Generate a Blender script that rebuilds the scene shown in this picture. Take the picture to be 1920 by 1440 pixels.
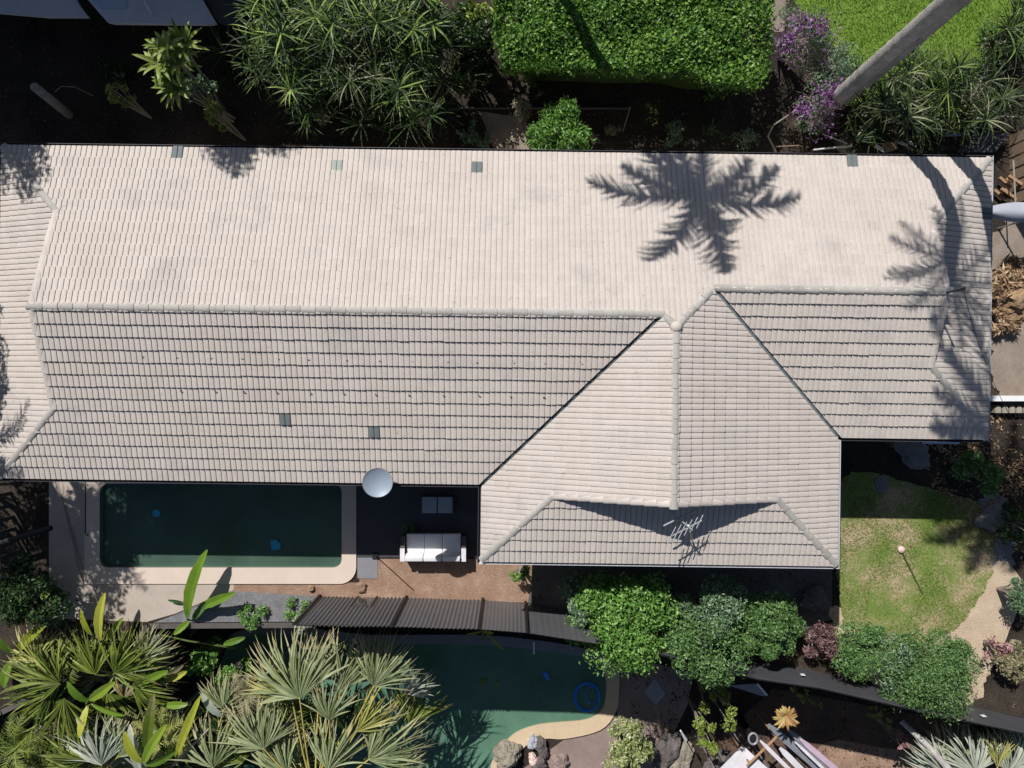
import bpy, bmesh, math, random
import numpy as np
from mathutils import Vector, geometry
random.seed(11); rng = np.random.default_rng(11)
for o in list(bpy.data.objects): bpy.data.objects.remove(o)
S = bpy.context.scene
COL = S.collection
# ------------------------------------------------------------------ camera, sky, sun, exposure
CAMH, FPX = 23.6, 1333.0
cam = bpy.data.cameras.new('camera'); camo = bpy.data.objects.new('camera', cam); COL.objects.link(camo)
camo.location = (0, 0, CAMH); camo.rotation_euler = (0, 0, 0)
cam.sensor_fit = 'HORIZONTAL'; cam.sensor_width = 36; cam.lens = FPX/1920*36
cam.clip_end = 2000; cam.clip_start = 0.1
S.camera = camo
SE, SS = 0.46, 0.80                       # metres a shadow runs east / south per metre of height
sund = Vector((-SE, SS, 1)).normalized()
w = bpy.data.worlds.new('World'); S.world = w; w.use_nodes = True
nt = w.node_tree; bg = nt.nodes['Background']; bg.inputs[1].default_value = 0.05
sky = nt.nodes.new('ShaderNodeTexSky'); sky.sky_type = 'NISHITA'; sky.sun_disc = False
sky.sun_elevation = math.asin(sund.z); sky.sun_rotation = math.atan2(sund.x, sund.y)
nt.links.new(sky.outputs[0], bg.inputs[0])
sl = bpy.data.lights.new('sun', 'SUN'); sl.energy = 5.0; sl.angle = math.radians(0.45); sl.color = (1.0, 0.96, 0.905)
so = bpy.data.objects.new('sun', sl); COL.objects.link(so); so.location = (0, 0, 40)
so.rotation_euler = (-sund).to_track_quat('-Z', 'Y').to_euler()
S.view_settings.view_transform = 'Standard'; S.view_settings.look = 'None'
S.view_settings.exposure = 0.06; S.view_settings.gamma = 1.0

def P(x, y, z=0.0):
    s = (CAMH - z)/FPX
    return Vector(((x-960)*s, -(y-720)*s, z))

# ------------------------------------------------------------------ mesh helper
class MB:
    def __init__(s): s.v = []; s.f = []; s.r = []; s.t = []; s.n = 0
    def add(s, verts, faces, rnd=None, tt=0.0):
        b = s.n
        s.v.extend(verts); s.n += len(verts)
        r = random.random() if rnd is None else rnd
        for i, f in enumerate(faces):
            s.f.append(tuple(k+b for k in f)); s.r.append(r)
            s.t.append(tt[i] if isinstance(tt, (list, tuple)) else tt)
    def box(s, c, d, rz=0.0, tilt=None):
        cx, cy, cz = c; a, b, h = d[0]/2, d[1]/2, d[2]/2
        co, si = math.cos(rz), math.sin(rz); vs = []
        for z in (-h, h):
            for x, y in ((-a, -b), (a, -b), (a, b), (-a, b)):
                p = Vector((x, y, z))
                if tilt: p = tilt @ p
                vs.append((cx+p.x*co-p.y*si, cy+p.x*si+p.y*co, cz+p.z))
        s.add(vs, [(3,2,1,0),(4,5,6,7),(0,1,5,4),(1,2,6,5),(2,3,7,6),(3,0,4,7)])
    def tube(s, pts, rad, n=8, cap=True):
        pts = [Vector(p) for p in pts]; vs = []
        if not isinstance(rad, (list, tuple)): rad = [rad]*len(pts)
        up0 = None
        for i, p in enumerate(pts):
            d = (pts[min(i+1, len(pts)-1)] - pts[max(i-1, 0)])
            if d.length < 1e-9: d = Vector((0, 0, 1))
            d.normalize()
            ref = Vector((0, 0, 1)) if abs(d.z) < .9 else Vector((1, 0, 0))
            if up0 is not None: ref = up0
            a = d.cross(ref)
            if a.length < 1e-6: a = d.orthogonal()
            a.normalize(); b = a.cross(d).normalized(); up0 = b
            for k in range(n):
                t = 2*math.pi*k/n
                vs.append(tuple(p + (a*math.cos(t) + b*math.sin(t))*rad[i]))
        fs = []
        for i in range(len(pts)-1):
            for k in range(n):
                k2 = (k+1) % n
                fs.append((i*n+k, i*n+k2, (i+1)*n+k2, (i+1)*n+k))
        if cap:
            fs.append(tuple(range(n-1, -1, -1))); m = (len(pts)-1)*n; fs.append(tuple(m+k for k in range(n)))
        s.add(vs, fs)
    def prism(s, poly, z0, z1, rnd=None):
        """closed prism of a list of (x,y); z0/z1 bottom and top"""
        n = len(poly)
        area = sum(poly[i][0]*poly[(i+1) % n][1]-poly[(i+1) % n][0]*poly[i][1] for i in range(n))
        if area < 0: poly = poly[::-1]
        vs = [(p[0], p[1], z0) for p in poly]+[(p[0], p[1], z1) for p in poly]
        tri = geometry.tessellate_polygon([[Vector((p[0], p[1], 0)) for p in poly]])
        fs = []
        for t in tri:
            a, b, c = [Vector((poly[k][0], poly[k][1], 0)) for k in t]
            if (b-a).cross(c-a).z < 0: t = t[::-1]
            fs.append(tuple(k+n for k in t)); fs.append(tuple(t[::-1]))
        for i in range(n):
            j = (i+1) % n; fs.append((i, j, j+n, i+n))
        s.add(vs, fs, rnd)
    def strip(s, p0, d, side, L, w, bend=0.6, nseg=4, fold=0.0, prof=None, rnd=None, t0=0, t1=1, curl=0.0):
        """a leaf blade: grows from p0 along d, bending towards -Z; width w; V folded"""
        p = Vector(p0); d = Vector(d).normalized(); side = Vector(side).normalized()
        nrm = side.cross(d).normalized()
        if nrm.z < 0: nrm = -nrm
        if prof is None: prof = lambda t: math.sin(math.pi*min(1, (t*0.93+0.07)))**0.6 * (1-t*0.25)
        vs = []; step = L/nseg
        for i in range(nseg+1):
            t = i/nseg; ww = w*prof(t)*0.5
            f = nrm*(fold*ww)
            vs += [tuple(p-side*ww+f), tuple(p), tuple(p+side*ww+f)]
            d2 = (d - Vector((0, 0, 1))*bend/nseg*(0.5+t) + side*curl/nseg).normalized()
            p = p+d*step; d = d2; nrm = side.cross(d).normalized()
            if nrm.z < 0: nrm = -nrm
        fs = []; tt = []
        for i in range(nseg):
            a = i*3; fs += [(a, a+1, a+4, a+3), (a+1, a+2, a+5, a+4)]
            q = t0+(t1-t0)*(i+.5)/nseg; tt += [q, q]
        s.add(vs, fs, rnd, tt)
        return p
    def leaves(s, C, N, size, aspect=0.5, rnd=None):
        """many small diamond leaves: C centres (n,3), N normals (n,3)"""
        n = len(C)
        N = N/np.linalg.norm(N, axis=1, keepdims=True)
        R = rng.normal(size=(n, 3)); A = np.cross(N, R); A /= np.linalg.norm(A, axis=1, keepdims=True)
        B = np.cross(N, A)
        L = size*(0.45+1.15*rng.random((n, 1))**1.4)
        W = L*aspect
        V = np.stack([C-A*L*.5, C+B*W*.5-A*L*.05+N*L*.06, C+A*L*.5-N*L*.12, C-B*W*.5-A*L*.05+N*L*.06], axis=1).reshape(-1, 3)
        b = s.n; s.v.extend(map(tuple, V.tolist())); s.n += 4*n
        s.f.extend([(b+4*i, b+4*i+1, b+4*i+2, b+4*i+3) for i in range(n)])
        rr = rng.random(n) if rnd is None else rnd
        s.r.extend(list(rr)); s.t.extend([0.0]*n)
    def build(s, name, mat, parent=None, origin=None, smooth=False, label=None):
        me = bpy.data.meshes.new(name); 
        V = np.array(s.v, dtype=np.float64)
        if origin is None: origin = parent['_o'] if parent is not None else (0, 0, 0)
        origin = Vector(origin)
        V = V-np.array(tuple(origin))
        me.from_pydata(V.tolist(), [], s.f)
        a = me.attributes.new('rnd', 'FLOAT', 'FACE'); a.data.foreach_set('value', np.array(s.r, dtype=np.float32))
        a = me.attributes.new('tt', 'FLOAT', 'FACE'); a.data.foreach_set('value', np.array(s.t, dtype=np.float32))
        if smooth: me.polygons.foreach_set('use_smooth', [True]*len(me.polygons))
        me.materials.append(mat); me.update()
        o = bpy.data.objects.new(name, me); COL.objects.link(o)
        if parent is not None:
            o.parent = parent; o.location = origin-Vector(parent['_o'])
        else: o.location = origin
        o['_o'] = tuple(origin)
        if label: o['label'] = label
        return o

def tag(o, label=None, cat=None, group=None, kind=None):
    if label: o['label'] = label
    if cat: o['category'] = cat
    if group: o['group'] = group
    if kind: o['kind'] = kind
    return o
def thing(name, label, cat, loc, group=None):
    o = bpy.data.objects.new(name, None); COL.objects.link(o); o.location = loc; o['_o'] = tuple(loc)
    o.empty_display_size = 0.2
    return tag(o, label, cat, group)
def copy_thing(root, loc, rz=0, sc=1.0, label=None):
    r = root.copy(); COL.objects.link(r); r.location = loc; r.rotation_euler = (0, 0, rz); r.scale = (sc, sc, sc)
    if label: r['label'] = label
    for ch in list(root.children):
        c = ch.copy(); COL.objects.link(c); c.parent = r
        for g in list(ch.children):
            d = g.copy(); COL.objects.link(d); d.parent = c
    return r

# ------------------------------------------------------------------ materials
def newmat(name):
    m = bpy.data.materials.new(name); m.use_nodes = True
    return m, m.node_tree, m.node_tree.nodes['Principled BSDF']
def ramp(nt, stops):
    r = nt.nodes.new('ShaderNodeValToRGB'); e = r.color_ramp.elements
    while len(e) < len(stops): e.new(0.5)
    for k, (p, c) in enumerate(stops): e[k].position = p; e[k].color = (*c, 1)
    return r
def noise(nt, scale, detail=5, rough=.6, coord=None):
    n = nt.nodes.new('ShaderNodeTexNoise'); n.inputs['Scale'].default_value = scale
    n.inputs['Detail'].default_value = detail; n.inputs['Roughness'].default_value = rough
    if coord is None:
        g = nt.nodes.new('ShaderNodeNewGeometry'); coord = g.outputs['Position']
    nt.links.new(coord, n.inputs['Vector']); return n
def earth(name, stops, scale=1.0, fine=18, rough=.9, bump=.4, mixf=.45, spec=.2, bdist=.02):
    m, nt, b = newmat(name); L = nt.links.new
    n1 = noise(nt, scale, 6, .65); n2 = noise(nt, fine, 4, .7)
    mx = nt.nodes.new('ShaderNodeMix'); mx.data_type = 'FLOAT'; mx.inputs[0].default_value = mixf
    L(n1.outputs[0], mx.inputs[2]); L(n2.outputs[0], mx.inputs[3])
    r = ramp(nt, stops); L(mx.outputs[0], r.inputs[0]); L(r.outputs[0], b.inputs['Base Color'])
    b.inputs['Roughness'].default_value = rough; b.inputs['Specular IOR Level'].default_value = spec
    bp = nt.nodes.new('ShaderNodeBump'); bp.inputs['Strength'].default_value = bump; bp.inputs['Distance'].default_value = bdist
    L(n2.outputs[0], bp.inputs['Height']); L(bp.outputs[0], b.inputs['Normal'])
    return m
def plain(name, col, rough=.6, var=.12, scale=6, metal=0, spec=.35, bump=.1):
    c0 = tuple(max(0, c*(1-var)) for c in col); c1 = tuple(min(1, c*(1+var)) for c in col)
    m = earth(name, [(.3, c0), (.7, c1)], scale, scale*7, rough, bump, .4, spec, .006)
    m.node_tree.nodes['Principled BSDF'].inputs['Metallic'].default_value = metal
    return m
def leafmat(name, stops, tip=None, rough=.45, trans=.25, spec=.35, tipstart=.55):
    m, nt, b = newmat(name); L = nt.links.new
    at = nt.nodes.new('ShaderNodeAttribute'); at.attribute_name = 'rnd'
    r = ramp(nt, stops)
    n1 = noise(nt, 1.7, 3, .6)
    ad = nt.nodes.new('ShaderNodeMath'); ad.operation = 'MULTIPLY_ADD'; ad.inputs[1].default_value = .9; ad.inputs[2].default_value = -.4
    L(n1.outputs[0], ad.inputs[0])
    a2 = nt.nodes.new('ShaderNodeMath'); a2.operation = 'ADD'; L(at.outputs['Fac'], a2.inputs[0]); L(ad.outputs[0], a2.inputs[1])
    L(a2.outputs[0], r.inputs[0]); col = r.outputs[0]
    if tip:
        tt = nt.nodes.new('ShaderNodeAttribute'); tt.attribute_name = 'tt'
        mr = nt.nodes.new('ShaderNodeMapRange'); mr.inputs[1].default_value = tipstart; mr.inputs[2].default_value = 1.0
        L(tt.outputs['Fac'], mr.inputs[0])
        mx = nt.nodes.new('ShaderNodeMix'); mx.data_type = 'RGBA'; L(mr.outputs[0], mx.inputs[0]); L(col, mx.inputs[6]); mx.inputs[7].default_value = (*tip, 1)
        col = mx.outputs[2]
    L(col, b.inputs['Base Color']); b.inputs['Roughness'].default_value = rough; b.inputs['Specular IOR Level'].default_value = spec
    tr = nt.nodes.new('ShaderNodeBsdfTranslucent'); L(col, tr.inputs[0])
    ms = nt.nodes.new('ShaderNodeMixShader'); ms.inputs[0].default_value = trans
    L(b.outputs[0], ms.inputs[1]); L(tr.outputs[0], ms.inputs[2]); L(ms.outputs[0], nt.nodes['Material Output'].inputs[0])
    return m

M = {}
def tilemat(name, tint=(1, 1, 1)):
    m, nt, b = newmat(name); L = nt.links.new
    at = nt.nodes.new('ShaderNodeAttribute'); at.attribute_name = 'rnd'
    c = lambda r, g, bl: (r*tint[0], g*tint[1], bl*tint[2])
    r = ramp(nt, [(0, c(.50, .455, .42)), (.5, c(.545, .497, .46)), (1, c(.59, .54, .505))])
    L(at.outputs['Fac'], r.inputs[0])
    n1 = noise(nt, .55, 8, .7); n2 = noise(nt, 22, 4, .7)
    r1 = ramp(nt, [(.3, (.78, .79, .80)), (.48, (1, 1, 1)), (.72, (.90, .88, .86))]); L(n1.outputs[0], r1.inputs[0])
    r2 = ramp(nt, [(.3, (.80, .78, .76)), (.55, (1, 1, 1))]); L(n2.outputs[0], r2.inputs[0])
    m1 = nt.nodes.new('ShaderNodeMix'); m1.data_type = 'RGBA'; m1.blend_type = 'MULTIPLY'; m1.inputs[0].default_value = .8
    L(r.outputs[0], m1.inputs[6]); L(r1.outputs[0], m1.inputs[7])
    n3 = noise(nt, 5.5, 6, .75); r3 = ramp(nt, [(.30, (.66, .66, .64)), (.40, (1, 1, 1)), (.68, (1, 1, 1)), (.76, (.86, .84, .80))]); L(n3.outputs[0], r3.inputs[0])
    m3 = nt.nodes.new('ShaderNodeMix'); m3.data_type = 'RGBA'; m3.blend_type = 'MULTIPLY'; m3.inputs[0].default_value = .8
    L(m1.outputs[2], m3.inputs[6]); L(r3.outputs[0], m3.inputs[7]); m1 = m3
    m2 = nt.nodes.new('ShaderNodeMix'); m2.data_type = 'RGBA'; m2.blend_type = 'MULTIPLY'; m2.inputs[0].default_value = .7
    L(m1.outputs[2], m2.inputs[6]); L(r2.outputs[0], m2.inputs[7]); L(m2.outputs[2], b.inputs['Base Color'])
    b.inputs['Roughness'].default_value = .75; b.inputs['Specular IOR Level'].default_value = .25
    bp = nt.nodes.new('ShaderNodeBump'); bp.inputs['Strength'].default_value = .3; bp.inputs['Distance'].default_value = .004
    L(n2.outputs[0], bp.inputs['Height']); L(bp.outputs[0], b.inputs['Normal'])
    return m
M['tile'] = tilemat('roof_tile')
M['cap'] = tilemat('ridge_cap', (.72, .76, .77))
M['valley'] = plain('valley_metal', (.10, .12, .125), .5, .2, 4, .3)
M['valley2'] = plain('valley_metal_blue', (.22, .27, .28), .45, .2, 4, .3)
M['gutter'] = plain('gutter_dark', (.06, .06, .07), .5, .2, 4)
M['gutterw'] = plain('gutter_pale', (.55, .56, .60), .5, .1, 4)
M['wall'] = plain('house_wall', (.52, .48, .42), .85, .08, 3)
M['soffit'] = plain('soffit', (.4, .4, .38), .8, .05, 3)
M['glass'] = plain('window_glass', (.03, .04, .05), .08, .1, 2, 0, .6, 0)
M['glasstile'] = plain('glass_tile', (.12, .145, .15), .75, .2, 8, 0, .6)
M['glasstile2'] = plain('glass_tile_pale', (.30, .335, .31), .75, .15, 8, 0, .6)
M['white'] = plain('white_paint', (.74, .75, .77), .5, .06, 3)
M['cushion'] = plain('cushion', (.80, .80, .81), .8, .04, 5)
M['wicker'] = plain('wicker', (.09, .085, .08), .7, .3, 30)
M['dish'] = plain('dish_metal', (.30, .36, .43), .45, .05, 2, .15)
M['alu'] = plain('aluminium', (.52, .53, .55), .35, .1, 5, .6)
M['antenna'] = plain('antenna_grey', (.33, .34, .36), .5, .1, 5)
M['black'] = plain('black_metal', (.015, .015, .017), .5, .2, 5)
M['deck'] = plain('dark_deck', (.055, .055, .065), .6, .25, 1.4)
M['table'] = plain('ottoman_fabric', (.28, .36, .44), .75, .08, 5)
M['soil'] = earth('soil', [(.25, (.035, .026, .02)), (.45, (.09, .06, .045)), (.6, (.16, .10, .072)), (.8, (.26, .18, .13))], .7, 14, .95, .8, .5)
M['shadesoil'] = earth('shade_darkened_soil', [(.3, (.010, .009, .008)), (.45, (.028, .022, .018)), (.58, (.055, .043, .033)), (.75, (.12, .095, .075))], .8, 14, .95, .8, .5)  # soil with shade put into its colour, for the dark yards
M['redsoil'] = earth('red_soil', [(.3, (.17, .105, .075)), (.5, (.30, .195, .14)), (.66, (.44, .32, .235))], 1.6, 20, .95, 1, .5, .2, .03)
M['sand'] = earth('sand', [(.3, (.36, .28, .19)), (.5, (.5, .40, .29)), (.72, (.62, .52, .40))], 1.8, 26, .95, .9, .55, .2, .03)
M['gravel'] = earth('gravel', [(.3, (.10, .10, .11)), (.5, (.20, .20, .21)), (.7, (.36, .36, .37))], 2.5, 34, .95, 1, .6, .2, .03)
M['gravelb'] = earth('gravel_brown', [(.3, (.17, .13, .10)), (.5, (.28, .23, .19)), (.7, (.40, .35, .30))], 1.5, 30, .95, 1, .5, .2, .03)
M['lawn'] = earth('lawn_soil', [(.30, (.10, .17, .035)), (.44, (.15, .21, .05)), (.52, (.25, .24, .11)), (.60, (.42, .32, .22))], .75, 12, .95, .8, .35, .2, .03)
M['lawn2'] = earth('lawn_green', [(.3, (.09, .17, .02)), (.5, (.14, .24, .035)), (.72, (.21, .30, .06))], .8, 14, .95, .8, .4, .2, .03)
M['coping'] = plain('pool_coping', (.60, .50, .43), .7, .08, 1.5)
M['concrete'] = plain('concrete_path', (.42, .36, .31), .85, .14, 1.1)
M['paving'] = plain('dark_paving', (.10, .095, .09), .8, .3, 1.0)
M['deck2'] = plain('brown_paving', (.25, .19, .17), .75, .22, 1.0)
M['coping2'] = plain('sandy_coping', (.56, .44, .30), .7, .12, 1.6)
M['coping3'] = plain('grey_coping', (.21, .21, .23), .7, .15, 1.6)
M['plaster'] = plain('pool_plaster', (.16, .26, .19), .8, .2, .8)
M['rock'] = earth('rock', [(.3, (.10, .09, .075)), (.5, (.28, .25, .20)), (.7, (.46, .41, .34))], 2.2, 16, .9, 1, .45, .2, .05)
M['rockd'] = earth('dark_rock', [(.3, (.05, .045, .045)), (.5, (.13, .115, .11)), (.7, (.24, .21, .20))], 2.2, 16, .9, 1, .45, .2, .05)
M['corr'] = plain('corrugated_steel', (.135, .137, .15), .45, .12, 2, .25)
M['sheet'] = plain('black_sheet', (.07, .072, .082), .6, .2, 1.3)
M['retain'] = plain('retaining_wall', (.09, .085, .08), .9, .25, 2)
M['wood'] = plain('weathered_wood', (.23, .17, .12), .85, .3, 5)
M['woodo'] = plain('orange_wood', (.34, .21, .12), .7, .2, 5)
M['thatch'] = earth('dry_thatch', [(.3, (.16, .10, .06)), (.5, (.36, .24, .14)), (.7, (.58, .44, .30))], 2.5, 22, .95, 1, .5, .2, .05)
M['bark'] = earth('palm_bark', [(.3, (.18, .17, .165)), (.5, (.38, .365, .35)), (.7, (.58, .56, .52))], 3, 22, .9, 1, .5, .2, .03)
M['twig'] = plain('pale_twig', (.30, .27, .23), .8, .25, 9)
M['blue'] = plain('blue_hose', (.04, .26, .80), .4, .2, 5)
M['sky'] = plain('sky_blue_plastic', (.03, .33, .50), .4, .15, 9)
M['nbroof'] = plain('neighbour_roof', (.58, .60, .66), .7, .12, .6)
M['nbwall'] = plain('neighbour_wall', (.45, .43, .40), .85, .1, 1)
M['nbdark'] = plain('neighbour_dark_roof', (.09, .085, .085), .8, .2, 1.2)
M['bluepane'] = plain('blue_pane', (.40, .52, .68), .3, .1, 2)
M['tarp'] = plain('shaded_white_tarp', (.36, .38, .44), .6, .08, 2)  # white lowered to bluish grey: the canopy's shade is in the colour
M['boardw'] = plain('painted_board', (.66, .64, .68), .6, .18, 3)
M['boardg'] = plain('grey_board', (.20, .21, .24), .7, .3, 3)
M['boardp'] = plain('lilac_board', (.50, .38, .48), .6, .18, 3)
M['pink'] = plain('pink_knob', (.68, .50, .46), .5, .1, 9)
M['pole'] = plain('shadow_line_green', (.05, .10, .03), .5, .15, 9)  # dark green of the shadow line drawn on the lawn
# water
def water(name, murk, alpha):
    m, nt, b = newmat(name); L = nt.links.new
    b.inputs['Base Color'].default_value = (*murk, 1); b.inputs['Roughness'].default_value = .06; b.inputs['IOR'].default_value = 1.33
    n = noise(nt, 2.2, 3, .5); bp = nt.nodes.new('ShaderNodeBump'); bp.inputs['Strength'].default_value = .12; bp.inputs['Distance'].default_value = .02
    L(n.outputs[0], bp.inputs['Height']); L(bp.outputs[0], b.inputs['Normal'])
    n3 = noise(nt, .5, 4, .6); r = ramp(nt, [(.3, tuple(c*.75 for c in murk)), (.7, tuple(c*1.25 for c in murk))]); L(n3.outputs[0], r.inputs[0]); L(r.outputs[0], b.inputs['Base Color'])
    tr = nt.nodes.new('ShaderNodeBsdfTransparent'); tr.inputs[0].default_value = (.75, .93, .85, 1)
    ms = nt.nodes.new('ShaderNodeMixShader'); ms.inputs[0].default_value = alpha
    L(b.outputs[0], ms.inputs[1]); L(tr.outputs[0], ms.inputs[2]); L(ms.outputs[0], nt.nodes['Material Output'].inputs[0])
    return m
M['water'] = water('pool_water', (.07, .125, .095), .2)
M['water2'] = water('murky_water', (.105, .215, .15), .1)
G = lambda *a, **k: leafmat(*a, **k)
M['bush'] = G('bush_leaf', [(0, (0.034, 0.088, 0.020)), (.4, (0.081, 0.176, 0.047)), (.75, (0.149, 0.270, 0.081)), (1, (0.243, 0.378, 0.162))])
M['bushb'] = G('bright_bush_leaf', [(0, (0.043, 0.116, 0.014)), (.4, (0.109, 0.246, 0.043)), (.75, (0.189, 0.362, 0.072)), (1, (0.290, 0.493, 0.145))])
M['bushg'] = G('greygreen_leaf', [(0, (0.047, 0.095, 0.047)), (.4, (0.108, 0.189, 0.095)), (.75, (0.189, 0.297, 0.162)), (1, (0.324, 0.432, 0.284))])
M['hedge'] = G('hedge_leaf', [(0, (0.018, 0.061, 0.011)), (.4, (0.061, 0.160, 0.018)), (.75, (0.135, 0.271, 0.037)), (1, (0.246, 0.406, 0.086))])
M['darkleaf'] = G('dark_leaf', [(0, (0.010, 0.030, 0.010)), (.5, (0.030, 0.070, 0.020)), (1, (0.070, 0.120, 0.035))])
M['spiky'] = G('spiky_leaf', [(0, (.008, .02, .006)), (.45, (.035, .07, .015)), (.72, (.10, .19, .03)), (1, (.30, .40, .10))], tip=(.20, .26, .06), tipstart=.7)
M['spikyd'] = G('dark_spiky_leaf', [(0, (.006, .016, .005)), (.5, (.025, .05, .012)), (.82, (.08, .12, .03)), (1, (.30, .32, .18))], tip=(.14, .16, .06), tipstart=.7)
M['yellow'] = G('yellowgreen_leaf', [(0, (.10, .16, .02)), (.5, (.22, .30, .05)), (1, (.38, .44, .14))])
M['variegated'] = G('variegated_leaf', [(0, (.10, .14, .03)), (.4, (.26, .32, .10)), (.8, (.46, .50, .24)), (1, (.62, .62, .40))])
M['paddle'] = G('paddle_leaf', [(0, (.09, .18, .02)), (.5, (.16, .28, .03)), (1, (.26, .36, .04))], trans=.35, rough=.35)
M['paddley'] = G('yellow_paddle_leaf', [(0, (.28, .33, .03)), (.5, (.40, .44, .05)), (1, (.50, .50, .09))], trans=.35, rough=.35)
M['fan'] = G('fan_leaf', [(0, (.13, .17, .07)), (.5, (.24, .29, .14)), (1, (.37, .42, .24))], tip=(.42, .36, .20), tipstart=.6, trans=.2)
M['fany'] = G('yellow_fan_leaf', [(0, (.25, .28, .06)), (.5, (.36, .38, .10)), (1, (.48, .46, .17))], tip=(.44, .36, .18), tipstart=.6, trans=.25)
M['fang'] = G('green_fan_leaf', [(0, (.03, .065, .008)), (.5, (.12, .17, .022)), (1, (.28, .33, .07))], tip=(.24, .22, .09), tipstart=.65, trans=.25)
M['fans'] = G('silver_fan_leaf', [(0, (.26, .30, .24)), (.5, (.38, .42, .34)), (1, (.52, .55, .46))], tip=(.50, .48, .38), tipstart=.8, trans=.15)
M['petiole'] = plain('petiole', (.46, .38, .10), .5, .2, 4)
M['petgreen'] = plain('green_petiole', (.16, .22, .06), .5, .2, 4)
M['purple'] = G('purple_flower', [(0, (.10, .03, .12)), (.5, (.20, .07, .23)), (1, (.36, .20, .38))])
M['red'] = G('pink_leaf', [(0, (.25, .10, .11)), (1, (.50, .32, .32))])
M['maroon'] = G('maroon_leaf', [(0, (.05, .018, .025)), (.5, (.14, .065, .075)), (1, (.38, .26, .25))])
M['orange'] = G('orange_leaf', [(0, (.28, .12, .06)), (.5, (.48, .30, .10)), (1, (.62, .50, .22))], rough=.5)
M['drybush'] = G('dry_leaf', [(0, (.12, .11, .06)), (.5, (.24, .22, .12)), (1, (.42, .38, .25))])
M['thatchleaf'] = G('thatch_strand', [(0, (.12, .07, .04)), (.5, (.34, .22, .13)), (1, (.56, .42, .28))], rough=.8, trans=.1)
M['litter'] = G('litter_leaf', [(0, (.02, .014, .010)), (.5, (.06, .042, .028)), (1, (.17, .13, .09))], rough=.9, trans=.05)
M['palmleaf'] = G('palm_frond', [(0, (.03, .06, .015)), (1, (.10, .15, .04))], tip=(.2, .2, .08))
M['grass'] = G('grass_blade', [(0, (.10, .18, .03)), (.5, (.165, .25, .05)), (1, (.26, .32, .10))], trans=.2)
M['grassb'] = G('bright_grass_blade', [(0, (.10, .18, .025)), (.5, (.17, .27, .04)), (1, (.25, .36, .08))], trans=.2)

# ------------------------------------------------------------------ ground, levels, sheets
ZL = -4.5
brk = [(-2600, 1650), (0, 1330), (235, 1215), (275, 1168), (585, 1166), (600, 1122), (905, 1128), (985, 1134), (1100, 1152), (1250, 1195), (1390, 1238), (1500, 1254), (1700, 1302), (1920, 1345), (4500, 1700)]
brkw = [P(x, y) for x, y in brk]
def rrect(x0, y0, x1, y1, r, n=6, corners=(1, 1, 1, 1)):
    pts = []
    for k, (cx, cy, a0) in enumerate(((x1, y1, 0), (x0, y1, 90), (x0, y0, 180), (x1, y0, 270))):
        if not corners[k]: pts.append((cx, cy)); continue
        sx = -1 if cx == x1 else 1; sy = -1 if cy == y1 else 1
        for i in range(n+1):
            a = math.radians(a0+90*i/n); pts.append((cx+sx*r+r*math.cos(a), cy+sy*r+r*math.sin(a)))
    return pts
PX0, PX1, PY0, PY1 = -13.66, -5.64, -6.08, -3.3
pool = rrect(PX0, PY0, PX1, PY1, .28)
def rough(poly, amp=.08, step=.15):
    out = []
    for i in range(len(poly)):
        a, b = Vector(poly[i]), Vector(poly[(i+1) % len(poly)]); n_ = max(1, int((b-a).length/step))
        for k in range(n_):
            p = a.lerp(b, k/n_); out.append((p.x+random.gauss(0, amp), p.y+random.gauss(0, amp)))
    return out
def sheet(name, loops, z, mat, thick=0.0, kind='structure'):
    vs = []; fs = []; tl = [[Vector((p[0], p[1], 0)) for p in l] for l in loops]
    for t in geometry.tessellate_polygon(tl):
        flat = [v for l in tl for v in l]; a, b, c = [flat[k] for k in t]
        fs.append(tuple(t) if (b-a).cross(c-a).z > 0 else tuple(t[::-1]))
    for l in loops: vs += [(p[0], p[1], z) for p in l]
    if thick:
        off = len(vs); b0 = 0
        vs += [(v[0], v[1], z-thick) for v in vs[:off]]
        for l in loops:
            n = len(l)
            for i in range(n): fs.append((b0+i, b0+(i+1) % n, b0+(i+1) % n+off, b0+i+off))
            b0 += n
    m = MB(); m.add(vs, fs); o = m.build(name, mat)
    if kind: o['kind'] = kind
    return o
upper = [(p.x, p.y) for p in brkw]+[(500, -16), (500, 500), (-500, 500), (-500, -20)]
sheet('ground', [upper, pool], 0.0, M['shadesoil'])
sheet('lower_ground', [[(-500, -500), (500, -500), (500, 500), (-500, 500)]], ZL, M['shadesoil'])
def PL(pts, z=0): return [tuple(P(x, y, z)[:2]) for x, y in pts]
# retaining wall below the upper level
m = MB()
for a, b in zip(brkw[:-1], brkw[1:]):
    d = (b-a).normalized(); n_ = Vector((d.y, -d.x, 0))
    if n_.y > 0: n_ = -n_
    a2, b2 = a+n_*.02, b+n_*.02; a3, b3 = a+n_*.2, b+n_*.2
    m.add([(a2.x, a2.y, ZL), (b2.x, b2.y, ZL), (b2.x, b2.y, -.01), (a2.x, a2.y, -.01), (a3.x, a3.y, ZL), (b3.x, b3.y, ZL), (b3.x, b3.y, -.01), (a3.x, a3.y, -.01)],
          [(4, 5, 6, 7), (3, 2, 6, 7), (0, 4, 7, 3), (1, 2, 6, 5)])
tag(m.build('retaining_wall', M['retain']), 'dark retaining wall dropping from the house garden to the lower yard', 'retaining wall')

def smoothpoly(pts, n=5):
    out = []; k = len(pts)
    for i in range(k):
        p0, p1, p2, p3 = pts[i-1], pts[i], pts[(i+1) % k], pts[(i+2) % k]
        for j in range(n):
            t = j/n
            out.append(tuple(.5*((2*p1[q])+(-p0[q]+p2[q])*t+(2*p0[q]-5*p1[q]+4*p2[q]-p3[q])*t*t+(-p0[q]+3*p1[q]-3*p2[q]+p3[q])*t**3) for q in (0, 1)))
    return out
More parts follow.
